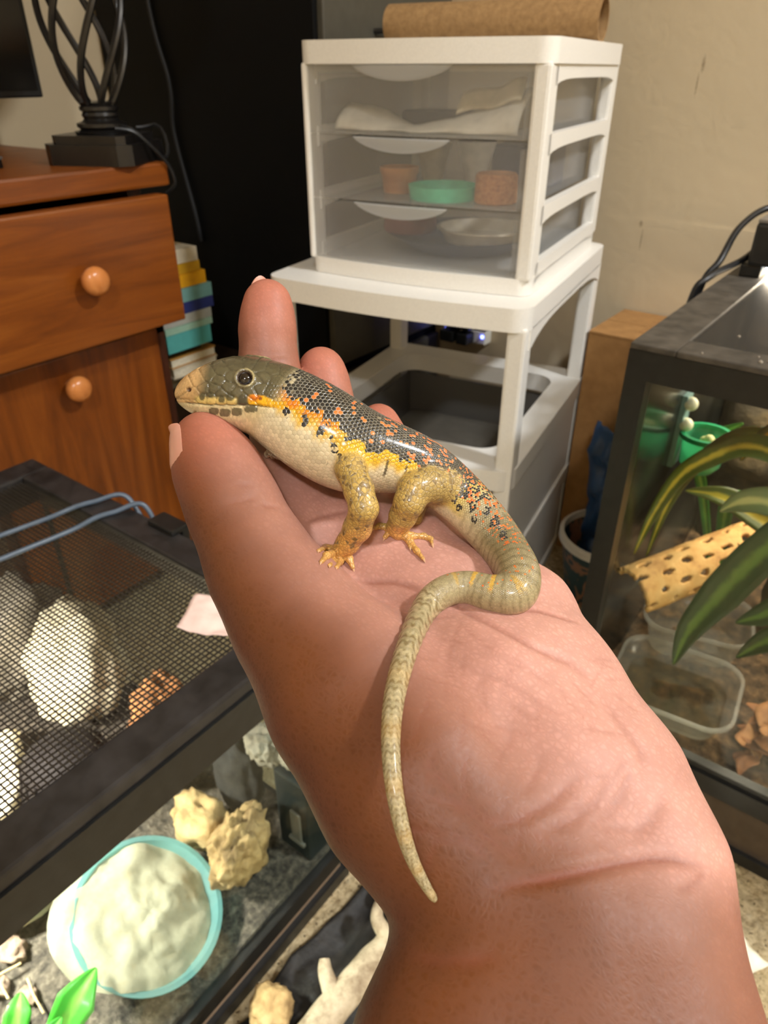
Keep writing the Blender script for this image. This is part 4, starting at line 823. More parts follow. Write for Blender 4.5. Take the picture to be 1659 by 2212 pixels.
def feeder():
    r = empty('feeding_cup', (-0.160, 0.86, 0.375)); tag(r, 'green translucent suction cup feeder holding pale pellets on the side glass', 'cup')
    g = mat_frost('green_plastic', (0.45, 0.92, 0.66), 0.35, (0.16, 0.62, 0.40)); MB().lathe([(0.001, 0), (0.016, 0.001), (0.024, 0.012), (0.0265, 0.045), (0.0285, 0.047), (0.0265, 0.047), (0.0225, 0.012), (0.015, 0.004), (0.001, 0.003)], 36).build('cup', g, r, smooth=True, angle=60)
    MB().ring([(0.031 * math.cos(a), 0.031 * math.sin(a)) for a in [k * 0.2618 for k in range(24)]], [(0.026 * math.cos(a), 0.026 * math.sin(a)) for a in [k * 0.2618 for k in range(24)]], 0.046, 0.052).build('collar', mat_plain('green_solid', srgb(22, 150, 98), 0.4), r, smooth=True)
    pm = mat_plain('pellet', srgb(226, 222, 160), 0.6); rg = random.Random(5)
    for i in range(16):
        a = rg.uniform(0, 6.28); q = rg.uniform(0, 0.014); bm = bmesh.new(); bmesh.ops.create_icosphere(bm, subdivisions=2, radius=rg.uniform(0.005, 0.0075)); MB().bm(bm).build('pellet', pm, r, smooth=True, loc=(q * math.cos(a), q * math.sin(a), 0.010 + 0.0022 * i))
    for z in (0.058, 0.085):
        bm = bmesh.new(); bmesh.ops.create_uvsphere(bm, u_segments=16, v_segments=10, radius=0.0085); MB().bm(bm).build('suction_knob', mat_plain('knob_white', srgb(236, 230, 200), 0.4), r, smooth=True, loc=(-0.0245, -0.006, z))
    MB().box(-0.0348, -0.028, -0.012, 0.012, 0.0, 0.095, 0.001).build('mount', mat_plain('mount_clear', srgb(120, 150, 150), 0.3), r)
feeder()
rock('pink_ornament', (-0.02, 1.08, 0.50), 0.03, 0.02, 0.02, mat_plain('pink', srgb(190, 110, 100), 0.6), 61, 'small pink ornament on the bark backdrop', 'ornament', 0.2, 2)

# ================================================================== floor scraps between the tank and the forearm
black_sheet = crumple('black_sheet', -0.250, 0.22, 0.0015, 0.125, 0.36, 0.012, mat_noise('black_film', [(0.3, srgb(16, 15, 14)), (0.7, srgb(44, 40, 36))], 60, 0.6, 0.5), 'crumpled black sheet on the carpet under the driftwood', 'sheet', 21, n=40, th=0.001)
def driftwood():
    m = mat_noise('driftwood', [(0.3, srgb(128, 108, 84)), (0.55, srgb(196, 180, 152)), (0.8, srgb(216, 204, 180))], 50, 0.85, 0.5, 0.004)
    r = empty('driftwood', (-0.228, 0.27, 0.03)); tag(r, 'pale driftwood branch lying beside the low terrarium', 'wood')
    P = catmull_pts([(0.035, 0.17, 0.022), (0.012, 0.10, 0.02), (0.002, 0.06, 0.018), (-0.004, 0.02, 0.016), (-0.010, -0.04, 0.015), (-0.012, -0.10, 0.016), (-0.02, -0.2, 0.015)], 6)
    rs = [0.0155 * (1 + 0.18 * mnoise.noise(Vector((i * 0.35, 2, 1)))) for i in range(len(P))]
    MB().tube(P, rs, 14).build('trunk', m, r, smooth=True, angle=None)
    MB().tube(catmull_pts([(-0.002, 0.045, 0.022), (-0.022, 0.05, 0.030), (-0.03, 0.065, 0.034)], 5), [.009 - .0004 * i for i in range(11)], 10).build('branch_stub', m, r, smooth=True); MB().tube(catmull_pts([(-0.012, -0.03, 0.018), (-0.032, -0.02, 0.026), (-0.04, -0.012, 0.03)], 5), [.010 - .0005 * i for i in range(11)], 10).build('branch_stub', m, r, smooth=True)
    return r
floor_o = bpy.data.objects['floor']
branch = settle(driftwood(), [black_sheet, floor_o], 0.002)
for i, (x, y, z, a, b, c, lab) in enumerate(((-0.288, 0.203, 0.03, 0.022, 0.022, 0.016, 'tan cork chunk on the black sheet beside the driftwood'), (-0.288, 0.140, 0.03, 0.021, 0.025, 0.014, 'second tan cork chunk further along the driftwood'), (-0.262, 0.375, 0.036, 0.016, 0.022, 0.016, 'small tan bark piece at the bend of the driftwood'))):
    settle(rock('cork_chunk', (x, y, z), a, b, c, TAN, 71 + i, lab, 'cork', 0.3, 1.6, 4), [black_sheet, floor_o], 0.002)
o = crumple('white_cloth', 0.000, 0.50, 0.0015, 0.10, 0.16, 0.02, mat_plain('white_cotton', srgb(236, 228, 206), 0.9), 'white cloth lying on the carpet beside the forearm', 'cloth', 31, n=24, th=0.002, rot=(0, 0, -0.6))
# ================================================================== soft-body surfaces (hand, skink)
class Soft:
    """smooth union of tapered capsules, meshed with surface nets"""
    def __init__(s): s.A = []; s.B = []; s.ra = []; s.rb = []; s.g = []; s.gk = []; s.join = []
    def group(s, k, join): s.gk.append(k); s.join.append(join); return len(s.gk) - 1
    def cone(s, g, a, b, ra, rb): s.A.append(a); s.B.append(b); s.ra.append(ra); s.rb.append(rb); s.g.append(g)
    def chain(s, g, pts, rs):
        for i in range(len(pts) - 1): s.cone(g, pts[i], pts[i + 1], rs[i], rs[i + 1])
    def fin(s):
        s.A = np.array(s.A); s.B = np.array(s.B); s.ra = np.array(s.ra); s.rb = np.array(s.rb); s.g = np.array(s.g)
        s.D = s.B - s.A; s.L = np.maximum((s.D ** 2).sum(1), 1e-12); return s
    def prim(s, i, p):
        q = p - s.A[i]; t = np.clip(q @ s.D[i] / s.L[i], 0, 1); q = q - t[:, None] * s.D[i]
        return np.sqrt((q * q).sum(1)) - (s.ra[i] + (s.rb[i] - s.ra[i]) * t)
    def f(s, p, act=None):
        base = None; outs = []
        for gi in range(len(s.gk)):
            d = None; k = s.gk[gi]
            for i in np.nonzero(s.g == gi)[0]:
                if act is not None and not act[i]: continue
                e = s.prim(i, p)
                if d is None: d = e
                else:
                    h = np.maximum(k - np.abs(d - e), 0) / k; d = np.minimum(d, e) - h * h * k * 0.25
            if d is None: continue
            if s.join[gi] is None:
                base = d if base is None else np.minimum(base, d)
            else: outs.append((d, s.join[gi]))
        r = base if base is not None else np.full(len(p), 1e3)
        for d, k in outs:
            if base is not None:
                h = np.maximum(k - np.abs(base - d), 0) / k; d = np.minimum(base, d) - h * h * k * 0.25
            r = np.minimum(r, d)
        return r
    def net(s, h, marg=0.02, reach=0.03):
        N = 16; pad = 2 * h + 0.002
        R = np.maximum(s.ra, s.rb)[:, None]
        lo = np.minimum(s.A - R, s.B - R).min(0) - pad; hi = np.maximum(s.A + R, s.B + R).max(0) + pad
        nb = np.ceil((hi - lo) / (h * N)).astype(int); dims = nb * N + 2
        ctr = np.stack(np.meshgrid(*[np.arange(n) for n in nb], indexing='ij'), -1).reshape(-1, 3)
        cp = lo + (ctr + 0.5) * h * N; hd = h * N * 0.8661
        pd = np.stack([s.prim(i, cp) for i in range(len(s.ra))], 1); mn = pd.min(1)
        lin = lambda c: (c[..., 0] * dims[1] + c[..., 1]) * dims[2] + c[..., 2]
        g = np.arange(N + 1); GX = np.stack(np.meshgrid(g, g, g, indexing='ij'), -1)
        corner = [(a, b, c) for a in (0, 1) for b in (0, 1) for c in (0, 1)]
        ids = []; pos = []; quads = []
        for bi in np.nonzero((mn < hd + marg) & (mn > -hd - marg - 0.02))[0]:
            act = pd[bi] < mn[bi] + 2 * hd + reach
            base = ctr[bi] * N
            P = (lo + (GX.reshape(-1, 3) + base) * h)
            F = s.f(P, act).reshape(N + 1, N + 1, N + 1); S = F < 0
            if S.all() or not S.any(): continue
            cnt = sum(S[a:N + a, b:N + b, c:N + c].astype(np.int8) for a, b, c in corner)
            cl = np.argwhere((cnt > 0) & (cnt < 8))
            if len(cl) == 0: continue
            acc = np.zeros((len(cl), 3)); wt = np.zeros(len(cl))
            for ax in range(3):
                o1, o2 = [q for q in range(3) if q != ax]
                for u in (0, 1):
                    for w in (0, 1):
                        a = cl.copy(); a[:, o1] += u; a[:, o2] += w; b = a.copy(); b[:, ax] += 1
                        fa = F[a[:, 0], a[:, 1], a[:, 2]]; fb = F[b[:, 0], b[:, 1], b[:, 2]]
                        m = (fa < 0) != (fb < 0); t = np.where(m, fa / np.where(m, fa - fb, 1), 0)
                        q = a.astype(float); q[:, ax] += t
                        acc += q * m[:, None]; wt += m
            ids.append(lin(cl + base)); pos.append(lo + (acc / wt[:, None] + base) * h)
            for ax in range(3):
                sl = [slice(0, N)] * 3; sh = [slice(0, N)] * 3; sh[ax] = slice(1, N + 1)
                s0 = S[tuple(sl)]; s1 = S[tuple(sh)]
                e = np.argwhere(s0 != s1)
                if len(e) == 0: continue
                sg = s0[e[:, 0], e[:, 1], e[:, 2]]; e = e + base
                o1, o2 = (ax + 1) % 3, (ax + 2) % 3
                c = [e.copy() for _ in range(4)]
                c[1][:, o1] -= 1; c[2][:, o1] -= 1; c[2][:, o2] -= 1; c[3][:, o2] -= 1
                q = np.stack([lin(x) for x in c], 1); q[~sg] = q[~sg][:, ::-1]
                quads.append(q)
        ids = np.concatenate(ids); pos = np.concatenate(pos); quads = np.concatenate(quads)
        o = np.argsort(ids); ids = ids[o]; pos = pos[o]
        k = np.searchsorted(ids, quads); k = np.clip(k, 0, len(ids) - 1)
        ok = (ids[k] == quads).all(1); return pos, k[ok]

def np_mesh(name, pos, quads, m, smooth=True):
    me = bpy.data.meshes.new(name); nv, nf = len(pos), len(quads)
    me.vertices.add(nv); me.vertices.foreach_set('co', np.ascontiguousarray(pos, dtype=np.float32).ravel())
    me.loops.add(nf * 4); me.loops.foreach_set('vertex_index', quads.astype(np.int32).ravel())
    me.polygons.add(nf); me.polygons.foreach_set('loop_start', np.arange(nf, dtype=np.int32) * 4)
    me.polygons.foreach_set('use_smooth', np.ones(nf, dtype=bool))
    me.update(calc_edges=True); me.validate()
    if m: me.materials.append(m)
    return me
def vnormals(me):
    a = np.empty(len(me.vertices) * 3, dtype=np.float32); me.vertices.foreach_get('normal', a); return a.reshape(-1, 3).astype(float)
def setcol(me, name, rgb):
    a = me.attributes.new(name, 'FLOAT_COLOR', 'POINT'); q = np.ones((len(me.vertices), 4), dtype=np.float32); q[:, :rgb.shape[1]] = rgb
    a.data.foreach_set('color', q.ravel())
def relax(pos, quads, it=2, w=0.5):
    n = len(pos)
    for _ in range(it):
        acc = np.zeros_like(pos); c = np.zeros(n)
        for a in range(4):
            b = (a + 1) % 4
            for d in range(3): acc[:, d] += np.bincount(quads[:, a], pos[quads[:, b], d], n) + np.bincount(quads[:, b], pos[quads[:, a], d], n)
            c += np.bincount(quads[:, a], minlength=n) + np.bincount(quads[:, b], minlength=n)
        pos = pos * (1 - w) + w * acc / np.maximum(c, 1)[:, None]
    return pos

# ------------------------------------------------------------------ skin
def mat_skin():
    t = NT('skin'); o = t.obj(); col = t.attr('col')
    blot = t.noise(o, 90, 4, 0.6)
    c = t.mix(0.30, col, t.ramp(blot, [(0.3, (0.45, 0.32, 0.26)), (0.7, (0.85, 0.7, 0.62))]), 'OVERLAY')
    fine = t.voro(t.mapping(o, (1, 1, 1)), 620, 'DISTANCE_TO_EDGE')
    fine2 = t.voro(t.mapping(o, (1.0, 2.6, 1.6), (0.5, 0.7, 0.6)), 300, 'DISTANCE_TO_EDGE')
    lines = t.math('MULTIPLY', t.math('MINIMUM', t.math('MULTIPLY', fine, 4.0), 1.0), t.math('MINIMUM', t.math('MULTIPLY', fine2, 5.0), 1.0))
    c = t.mix(t.math('MULTIPLY_ADD', lines, -0.22, 0.22), c, (0.20, 0.075, 0.04))
    grain = t.noise(o, 900, 3)
    h = t.math('ADD', t.math('MULTIPLY', lines, 0.5), t.math('MULTIPLY', grain, 0.5))
    t.p(Base_Color=c, Roughness=t.math('MULTIPLY_ADD', grain, 0.20, 0.44), Specular_IOR_Level=0.42, Subsurface_Weight=0.22, Subsurface_Scale=0.004,
        Subsurface_Radius=(1.0, 0.36, 0.18), Normal=t.bump(h, 0.13, 0.0004))
    return t.m

def mm_px(px, dist): return px * dist / FOCAL_PX

def build_hand():
    S = Soft()
    def nodes(L): return [sight(x, y, d) for x, y, d, r in L], [r * 0.001 for x, y, d, r in L]
    palm = S.group(0.009, None)
    thumb = [(441, 951, .198, 7.6), (462, 1000, .197, 9.2), (490, 1060, .195, 9.8), (520, 1130, .192, 10.6), (572, 1235, .187, 12.8), (650, 1350, .180, 15.2), (765, 1500, .171, 19.6), (905, 1680, .160, 21.8), (1045, 1850, .152, 20.4)]
    S.chain(palm, *nodes(thumb))
    S.chain(palm, *nodes([(900, 1330, .196, 13), (1060, 1520, .176, 19.5), (1190, 1700, .164, 20.5), (1200, 1930, .151, 20)]))      # ball of the thumb
    S.chain(palm, *nodes([(1075, 1275, .203, 11), (1128, 1330, .196, 12.5), (1212, 1490, .181, 13.6), (1328, 1682, .167, 14.2), (1390, 1868, .153, 15.6)]))   # edge of the hand
    S.chain(palm, *nodes([(660, 1150, .212, 10), (770, 1165, .214, 10.5), (890, 1195, .213, 10.5), (1050, 1262, .207, 9.6)]))        # knuckle row
    S.chain(palm, *nodes([(800, 1230, .206, 11), (960, 1300, .200, 12), (1140, 1470, .184, 15), (1270, 1720, .166, 17)]))
    S.chain(palm, *nodes([(700, 1270, .204, 10), (830, 1290, .203, 11), (1000, 1310, .199, 12)]))
    # wrist and forearm
    fdir = (sight(1230, 2350, .131) - sight(1240, 2045, .143)); fdir = fdir / np.linalg.norm(fdir) * 0.5 - ZZ * 0.5 - FH * 0.12; fdir /= np.linalg.norm(fdir)
    for L, r_end in (([(1045, 1850, .152, 20.0), (1140, 2040, .143, 18.0), (1068, 2190, .137, 19.4), (1010, 2330, .132, 20.5)], 23),
                     ([(1200, 1930, .150, 19.5), (1240, 2045, .143, 19.5), (1230, 2210, .137, 20.5), (1225, 2340, .132, 21.5)], 26),
                     ([(1390, 1868, .153, 15.6), (1385, 2045, .143, 16.2), (1398, 2200, .138, 17.6), (1416, 2340, .132, 19)], 23)):
        P_, R_ = nodes(L); c0 = sight(1225, 2340, .132)
        P_.append(P_[-1] + fdir * 0.06 + (P_[-1] - c0) * 0.10); R_.append((L[-1][3] + r_end) * 0.0005)
        P_.append(P_[-1] + fdir * 0.14 + (P_[-1] - c0 - fdir * 0.06) * 0.12); R_.append(r_end * 0.001)
        S.chain(palm, P_, R_)
    idx = [(578, 651, .2225, 6.4), (578, 668, .2225, 7.1), (578, 715, .2225, 8.05), (581, 790, .223, 8.6), (590, 840, .2235, 8.6), (608, 940, .222, 8.9), (640, 1060, .217, 9.6), (675, 1165, .211, 10)]
    mid = [(694, 798, .233, 7.3), (698, 830, .233, 7.9), (706, 880, .232, 8.3), (730, 970, .227, 8.8), (755, 1070, .220, 9.4), (775, 1170, .212, 10)]
    rin = [(818, 916, .241, 6.9), (827, 950, .239, 7.4), (850, 1030, .232, 8.0), (880, 1110, .223, 8.8), (893, 1180, .213, 9.6)]
    pin = [(958, 1022, .246, 6.0), (982, 1066, .240, 6.6), (1020, 1140, .229, 7.3), (1052, 1200, .217, 8.0), (1072, 1258, .207, 9.0)]
    for L in (idx, mid, rin, pin):
        g = S.group(0.004, 0.007); S.chain(g, *nodes(L))
    S.fin()
    pos, quads = S.net(0.0009)
    pos = relax(pos, quads, 2, 0.5)
    me = np_mesh('person', pos, quads, mat_skin())
    nrm = vnormals(me)
    bvh = BVHTree.FromPolygons([tuple(p) for p in pos], [tuple(int(i) for i in q) for q in quads])
    def surf(x, y):
        dv = Vector(sight_dir(x, y)); hit = bvh.ray_cast(Vector(EYEP), dv.normalized())
        return hit[0]
    # creases: (points, depth mm, width mm, tint)
    creases = [
        ([(560, 1085), (580, 1093), (602, 1096), (612, 1092)], 0.5, 0.9, 0.5),
        ([(655, 1133), (690, 1117), (725, 1108), (770, 1100)], 0.5, 0.9, 0.6),
        ([(500, 1045), (530, 1050), (556, 1040)], 0.2, 0.7, 0.25), ([(486, 1085), (520, 1085), (560, 1072)], 0.2, 0.7, 0.25),
        ([(760, 1252), (800, 1258), (850, 1258), (890, 1268), (930, 1290)], 0.7, 1.0, 0.8),
        ([(925, 1262), (960, 1290), (1010, 1322), (1090, 1362), (1160, 1400), (1230, 1432), (1290, 1480)], 0.8, 1.3, 0.6),
        ([(1110, 1318), (1160, 1318), (1210, 1332), (1262, 1350)], 0.6, 0.9, 0.8),
        ([(870, 1345), (930, 1335), (990, 1330)], 0.3, 0.8, 0.3),
        ([(1290, 1500), (1340, 1560), (1385, 1620), (1388, 1655), (1370, 1690)], 0.45, 1.6, 0.35),
        ([(1430, 1690), (1432, 1730), (1405, 1775), (1350, 1810)], 0.3, 1.4, 0.3),
        ([(1280, 1655), (1240, 1690), (1190, 1735), (1120, 1770), (1010, 1790)], 0.32, 1.3, 0.45),
        ([(1330, 1665), (1290, 1730), (1230, 1775), (1150, 1800)], 0.3, 1.2, 0.4),
        ([(1370, 1650), (1340, 1720), (1280, 1790)], 0.25, 1.1, 0.4),
        ([(1040, 1925), (1100, 1912), (1180, 1898), (1240, 1885), (1320, 1868), (1400, 1855), (1450, 1855), (1510, 1868), (1560, 1905)], 0.7, 1.1, 1.0),
        ([(870, 2055), (930, 2072), (1010, 2075), (1090, 2062)], 0.4, 1.6, 0.5),
        ([(1490, 1880), (1520, 1890), (1490, 1915), (1450, 1925)], 0.25, 0.8, 0.5),
        ([(890, 1290), (915, 1340), (900, 1400)], 0.2, 0.8, 0.2), ([(1060, 1420), (1130, 1440), (1200, 1490)], 0.2, 0.8, 0.3),
        ([(990, 1440), (1090, 1470), (1180, 1530), (1250, 1560)], 0.2, 0.8, 0.3),
        ([(535, 768), (580, 778), (636, 776)], 0.35, 0.9, 0.4), ([(530, 755), (580, 762), (634, 762)], 0.2, 0.7, 0.25),
    ]
    for k in range(64):                       # fine wrinkles over the heel of the hand
        x0 = random.uniform(880, 1380); y0 = random.uniform(1380, 1830); a = random.uniform(-0.9, 0.1) if random.random() < 0.6 else random.uniform(1.1, 1.7)
        L = random.uniform(60, 160)
        creases.append(([(x0 + math.cos(a) * L * q + 6 * math.sin(q * 5 + k), y0 - math.sin(a) * L * q) for q in (-.5, -.25, 0, .25, .5)], 0.13, 0.6, 0.34))
    tint = np.zeros(len(pos)); disp = np.zeros(len(pos))
    for pts, dep, wid, tn in creases:
        P = []
        for (x0, y0), (x1, y1) in zip(pts[:-1], pts[1:]):
            n = max(2, int(math.hypot(x1 - x0, y1 - y0) / 4))
            for q in range(n):
                u = q / n; h = surf(x0 + (x1 - x0) * u, y0 + (y1 - y0) * u)
                if h is not None: P.append(h)
        if len(P) < 3: continue
        P = np.array([tuple(h) for h in P]); lo = P.min(0) - .006; hi = P.max(0) + .006
        sel = np.nonzero(((pos > lo) & (pos < hi)).all(1))[0]
        if len(sel) == 0: continue
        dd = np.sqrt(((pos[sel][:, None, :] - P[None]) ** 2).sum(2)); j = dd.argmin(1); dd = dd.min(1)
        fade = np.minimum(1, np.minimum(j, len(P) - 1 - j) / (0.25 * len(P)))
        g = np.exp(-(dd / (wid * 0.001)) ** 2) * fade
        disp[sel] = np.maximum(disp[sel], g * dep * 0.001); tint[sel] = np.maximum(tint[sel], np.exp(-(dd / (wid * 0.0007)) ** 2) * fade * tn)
    pos2 = pos - nrm * disp[:, None]
    me.vertices.foreach_set('co', pos2.astype(np.float32).ravel()); me.update()
    # pigment: pale pink volar skin, brown elsewhere; dimmer light at the wrist painted in
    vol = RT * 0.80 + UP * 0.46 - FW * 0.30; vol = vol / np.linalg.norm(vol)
    q = pos - EYEP; dz = q @ FW; px = 829.5 + FOCAL_PX * (q @ RT) / dz; py = 1106 - FOCAL_PX * (q @ UP) / dz
    xb = np.interp(py, [900, 1000, 1250, 1400, 1650, 1850, 2100, 2300], [520, 575, 700, 880, 1150, 1370, 1560, 1680])
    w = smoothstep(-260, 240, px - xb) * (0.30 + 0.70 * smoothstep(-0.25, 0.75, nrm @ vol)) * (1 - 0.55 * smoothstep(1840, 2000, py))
    volf = RT * 0.30 + UP * 0.1 - FW * 0.95
    fing = smoothstep(0.203, 0.213, dz) * smoothstep(1180, 1080, py)
    w = w * (1 - fing) + fing * 0.38 * smoothstep(-0.1, 0.8, nrm @ (volf / np.linalg.norm(volf)))
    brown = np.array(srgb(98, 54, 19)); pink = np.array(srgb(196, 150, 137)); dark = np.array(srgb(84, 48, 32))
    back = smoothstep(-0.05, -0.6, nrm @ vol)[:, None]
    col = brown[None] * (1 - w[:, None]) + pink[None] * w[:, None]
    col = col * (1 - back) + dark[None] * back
    tips = np.zeros(len(pos))
    for (x, y, d, r) in ((578, 660, .2225, 0), (697, 805, .233, 0), (820, 915, .24, 0), (455, 960, .197, 0)):
        tips = np.maximum(tips, np.exp(-(np.linalg.norm(pos - sight(x, y, d), axis=1) / 0.013) ** 2))
    red = np.array(srgb(214, 122, 100)); col = col * (1 - 0.45 * tips[:, None]) + red[None] * 0.45 * tips[:, None]
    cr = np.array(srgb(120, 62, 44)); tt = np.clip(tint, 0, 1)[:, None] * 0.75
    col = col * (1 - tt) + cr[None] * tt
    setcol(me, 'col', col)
    o = link(bpy.data.objects.new('person', me))
    tag(o, 'bare left hand and forearm held palm up, fingers spread, carrying the skink', 'person')
    # nails
    t = NT('nail'); t.p(Base_Color=srgb(206, 146, 126), Roughness=0.3, Subsurface_Weight=0.15, Subsurface_Scale=0.003, Coat_Weight=0.15)
    def nail(axis_a, axis_b, dorsal, r0, r1, half, over, lift, nm):
        a = np.array(axis_a); b = np.array(axis_b); T = (a - b); L = np.linalg.norm(T); T = T / L
        dv = np.array(dorsal); dv = dv - T * (dv @ T); dv /= np.linalg.norm(dv); sv = np.cross(T, dv)
        n, m = 15, 13; vs = []
        for sh in (0, 1):
            for i in range(n):
                u = i / (n - 1)
                for k in range(m):
                    ww = k / (m - 1) * 2 - 1
                    edge = 1 - 0.62 * max(0, (0.42 - u) / 0.42) ** 2 - 0.22 * max(0, (u - 0.8) / 0.2) ** 2           # rounded root
                    ang = ww * half * edge
                    r = r0 + (r1 - r0) * u
                    base = b + T * (L * u + over * u ** 3 * (1 - 0.95 * ww * ww)) - T * (0.0012 * (1 - ww * ww) * (1 - u) * 0.5)
                    dr = dv * math.cos(ang) + sv * math.sin(ang)
                    hit = bvh.ray_cast(Vector(b + T * (L * min(u, 0.93))), Vector(dr))
                    r = min(hit[3], r * 1.25) if hit[0] is not None else r
                    rr = r + lift * (u ** 2) - sh * 0.00055 + 0.00028 * (1 - ww ** 4) * min(1, u * 5)
                    vs.append(base + dr * rr)
        fs = []
        for i in range(n - 1):
            for k in range(m - 1):
                q = i * m + k; fs.append((q, q + 1, q + m + 1, q + m)); w2 = q + n * m; fs.append((w2 + m, w2 + m + 1, w2 + 1, w2))
        rim = [k for k in range(m)] + [i * m + m - 1 for i in range(1, n)] + [(n - 1) * m + k for k in range(m - 2, -1, -1)] + [i * m for i in range(n - 2, 0, -1)]
        for i in range(len(rim)):
            p_, q_ = rim[i], rim[(i + 1) % len(rim)]; fs.append((q_, p_, p_ + n * m, q_ + n * m))
        return MB().add(vs, fs).build(nm, t.m, o, smooth=True, angle=60)
    nail(sight(432, 915, .199), sight(478, 1040, .196), -RT * 0.86 - FW * 0.22 + UP * 0.02, 0.0095, 0.0084, 0.80, 0.0012, 0.0002, 'fingernail')
    nail(sight(578, 628, .2225), sight(578, 720, .2225), FW * 0.9 - RT * 0.45, 0.0079, 0.0070, 0.8, 0.0068, 0.0006, 'fingernail')
    return o, bvh, surf
# ------------------------------------------------------------------ skink
def mat_skink():
    t = NT('skink_scales'); o = t.obj()
    col = t.attr('col'); mk = t.n('ShaderNodeSeparateColor'); t.set(mk.inputs[0], t.attr('mask')); dk, og, ln = mk.outputs
    sc = t.n('ShaderNodeSeparateXYZ'); t.set(sc.inputs[0], t.attr('lat', 'Vector')); a, b, leg = sc.outputs
    R3 = 1.7320508
    def wrap(v, per, off):
        u = t.math('SUBTRACT', v, off); k = t.math('ROUND', t.math('DIVIDE', u, per))
        c = t.math('MULTIPLY_ADD', k, per, off); return t.math('SUBTRACT', v, c), c
    x1, cx1 = wrap(a, 1.0, 0.0); y1, cy1 = wrap(b, R3, 0.0)
    x2, cx2 = wrap(a, 1.0, 0.5); y2, cy2 = wrap(b, R3, R3 / 2)
    d1 = t.math('ADD', t.math('MULTIPLY', x1, x1), t.math('MULTIPLY', y1, y1))
    d2 = t.math('ADD', t.math('MULTIPLY', x2, x2), t.math('MULTIPLY', y2, y2))
    s = t.math('LESS_THAN', d1, d2)
    def sel(p, q): return t.math('MULTIPLY_ADD', s, t.math('SUBTRACT', p, q), q)
    x, y, cx, cy = sel(x1, x2), sel(y1, y2), sel(cx1, cx2), sel(cy1, cy2)
    ax = t.math('ABSOLUTE', x); ay = t.math('ABSOLUTE', y)
    hx = t.math('MAXIMUM', ax, t.math('MULTIPLY_ADD', ay, 0.8660254, t.math('MULTIPLY', ax, 0.5)))
    wn = t.n('ShaderNodeTexWhiteNoise', noise_dimensions='2D'); cv = t.n('ShaderNodeCombineXYZ'); t.set(cv.inputs[0], cx); t.set(cv.inputs[1], cy)
    t.set(wn.inputs['Vector'], cv.outputs[0]); rnd = wn.outputs['Value']
    wn2 = t.n('ShaderNodeSeparateColor'); t.set(wn2.inputs[0], wn.outputs['Color']); rnd2 = wn2.outputs[1]
    # leg scales
    vd = t.voro(o, 900, 'DISTANCE_TO_EDGE'); vc = t.n('ShaderNodeSeparateColor'); t.set(vc.inputs[0], t.voro(o, 900, 'F1', 'Color'))
    legl = t.math('SUBTRACT', 1.0, t.math('MULTIPLY', vd, 7.0, clamp=True))
    bodyl = t.math('MULTIPLY_ADD', t.math('SUBTRACT', hx, 0.41), 16.0, 0.0, clamp=True)
    line = t.math('MULTIPLY_ADD', leg, t.math('SUBTRACT', legl, bodyl), bodyl)
    rr = t.math('MULTIPLY_ADD', leg, t.math('SUBTRACT', vc.outputs[0], rnd), rnd)
    isd = t.math('MULTIPLY', t.math('SUBTRACT', dk, t.math('MULTIPLY', rr, 0.98)), 9.0, clamp=True)
    iso = t.math('GREATER_THAN', og, t.math('MULTIPLY_ADD', rnd2, 1.0, 0.001))
    dcol = t.mix(rr, srgb(26, 27, 28), srgb(64, 60, 52))
    dcol = t.mix(leg, dcol, srgb(124, 98, 44))
    c = t.mix(isd, col, dcol)
    c = t.mix(iso, c, t.mix(rr, srgb(226, 104, 44), srgb(238, 140, 66)))
    vary = t.mix(t.math('MULTIPLY', rr, 0.25), c, (0.02, 0.015, 0.01))
    lc = t.mix(0.55, vary, srgb(190, 180, 156))
    lc2 = t.mix(0.5, vary, (0.10, 0.07, 0.03))
    lcol = t.mix(t.math('MULTIPLY', isd, 1.0, clamp=True), lc2, lc)
    fin = t.mix(t.math('MULTIPLY', line, ln), vary, lcol)
    hb = t.math('SUBTRACT', 1.0, t.math('POWER', t.math('MULTIPLY', hx, 2.0), 3.0))
    hb = t.math('MULTIPLY_ADD', y, 0.5, hb)
    hh = t.math('MULTIPLY_ADD', leg, t.math('SUBTRACT', t.math('MULTIPLY', vd, 6.0, clamp=True), hb), hb)
    hh = t.math('MULTIPLY', hh, t.math('MULTIPLY_ADD', ln, 0.94, 0.06))
    nz = t.noise(o, 1500, 2)
    hh = t.math('MULTIPLY_ADD', nz, 0.12, hh)
    t.p(Base_Color=fin, Roughness=t.math('MULTIPLY_ADD', leg, 0.14, 0.27), Specular_IOR_Level=0.6, Coat_Weight=0.25, Coat_Roughness=0.16,
        Subsurface_Weight=0.05, Subsurface_Scale=0.002, Normal=t.bump(hh, 0.55, 0.00028))
    return t.m

def catmull(P, n):
    P = np.array(P, float); m = len(P); out = []
    for i in range(m - 1):
        p0, p1, p2, p3 = P[max(i - 1, 0)], P[i], P[i + 1], P[min(i + 2, m - 1)]
        for k in range(n):
            u = k / n
            out.append(0.5 * ((2 * p1) + (-p0 + p2) * u + (2 * p0 - 5 * p1 + 4 * p2 - p3) * u * u + (-p0 + 3 * p1 - 3 * p2 + p3) * u ** 3))
    out.append(P[-1]); return np.array(out)

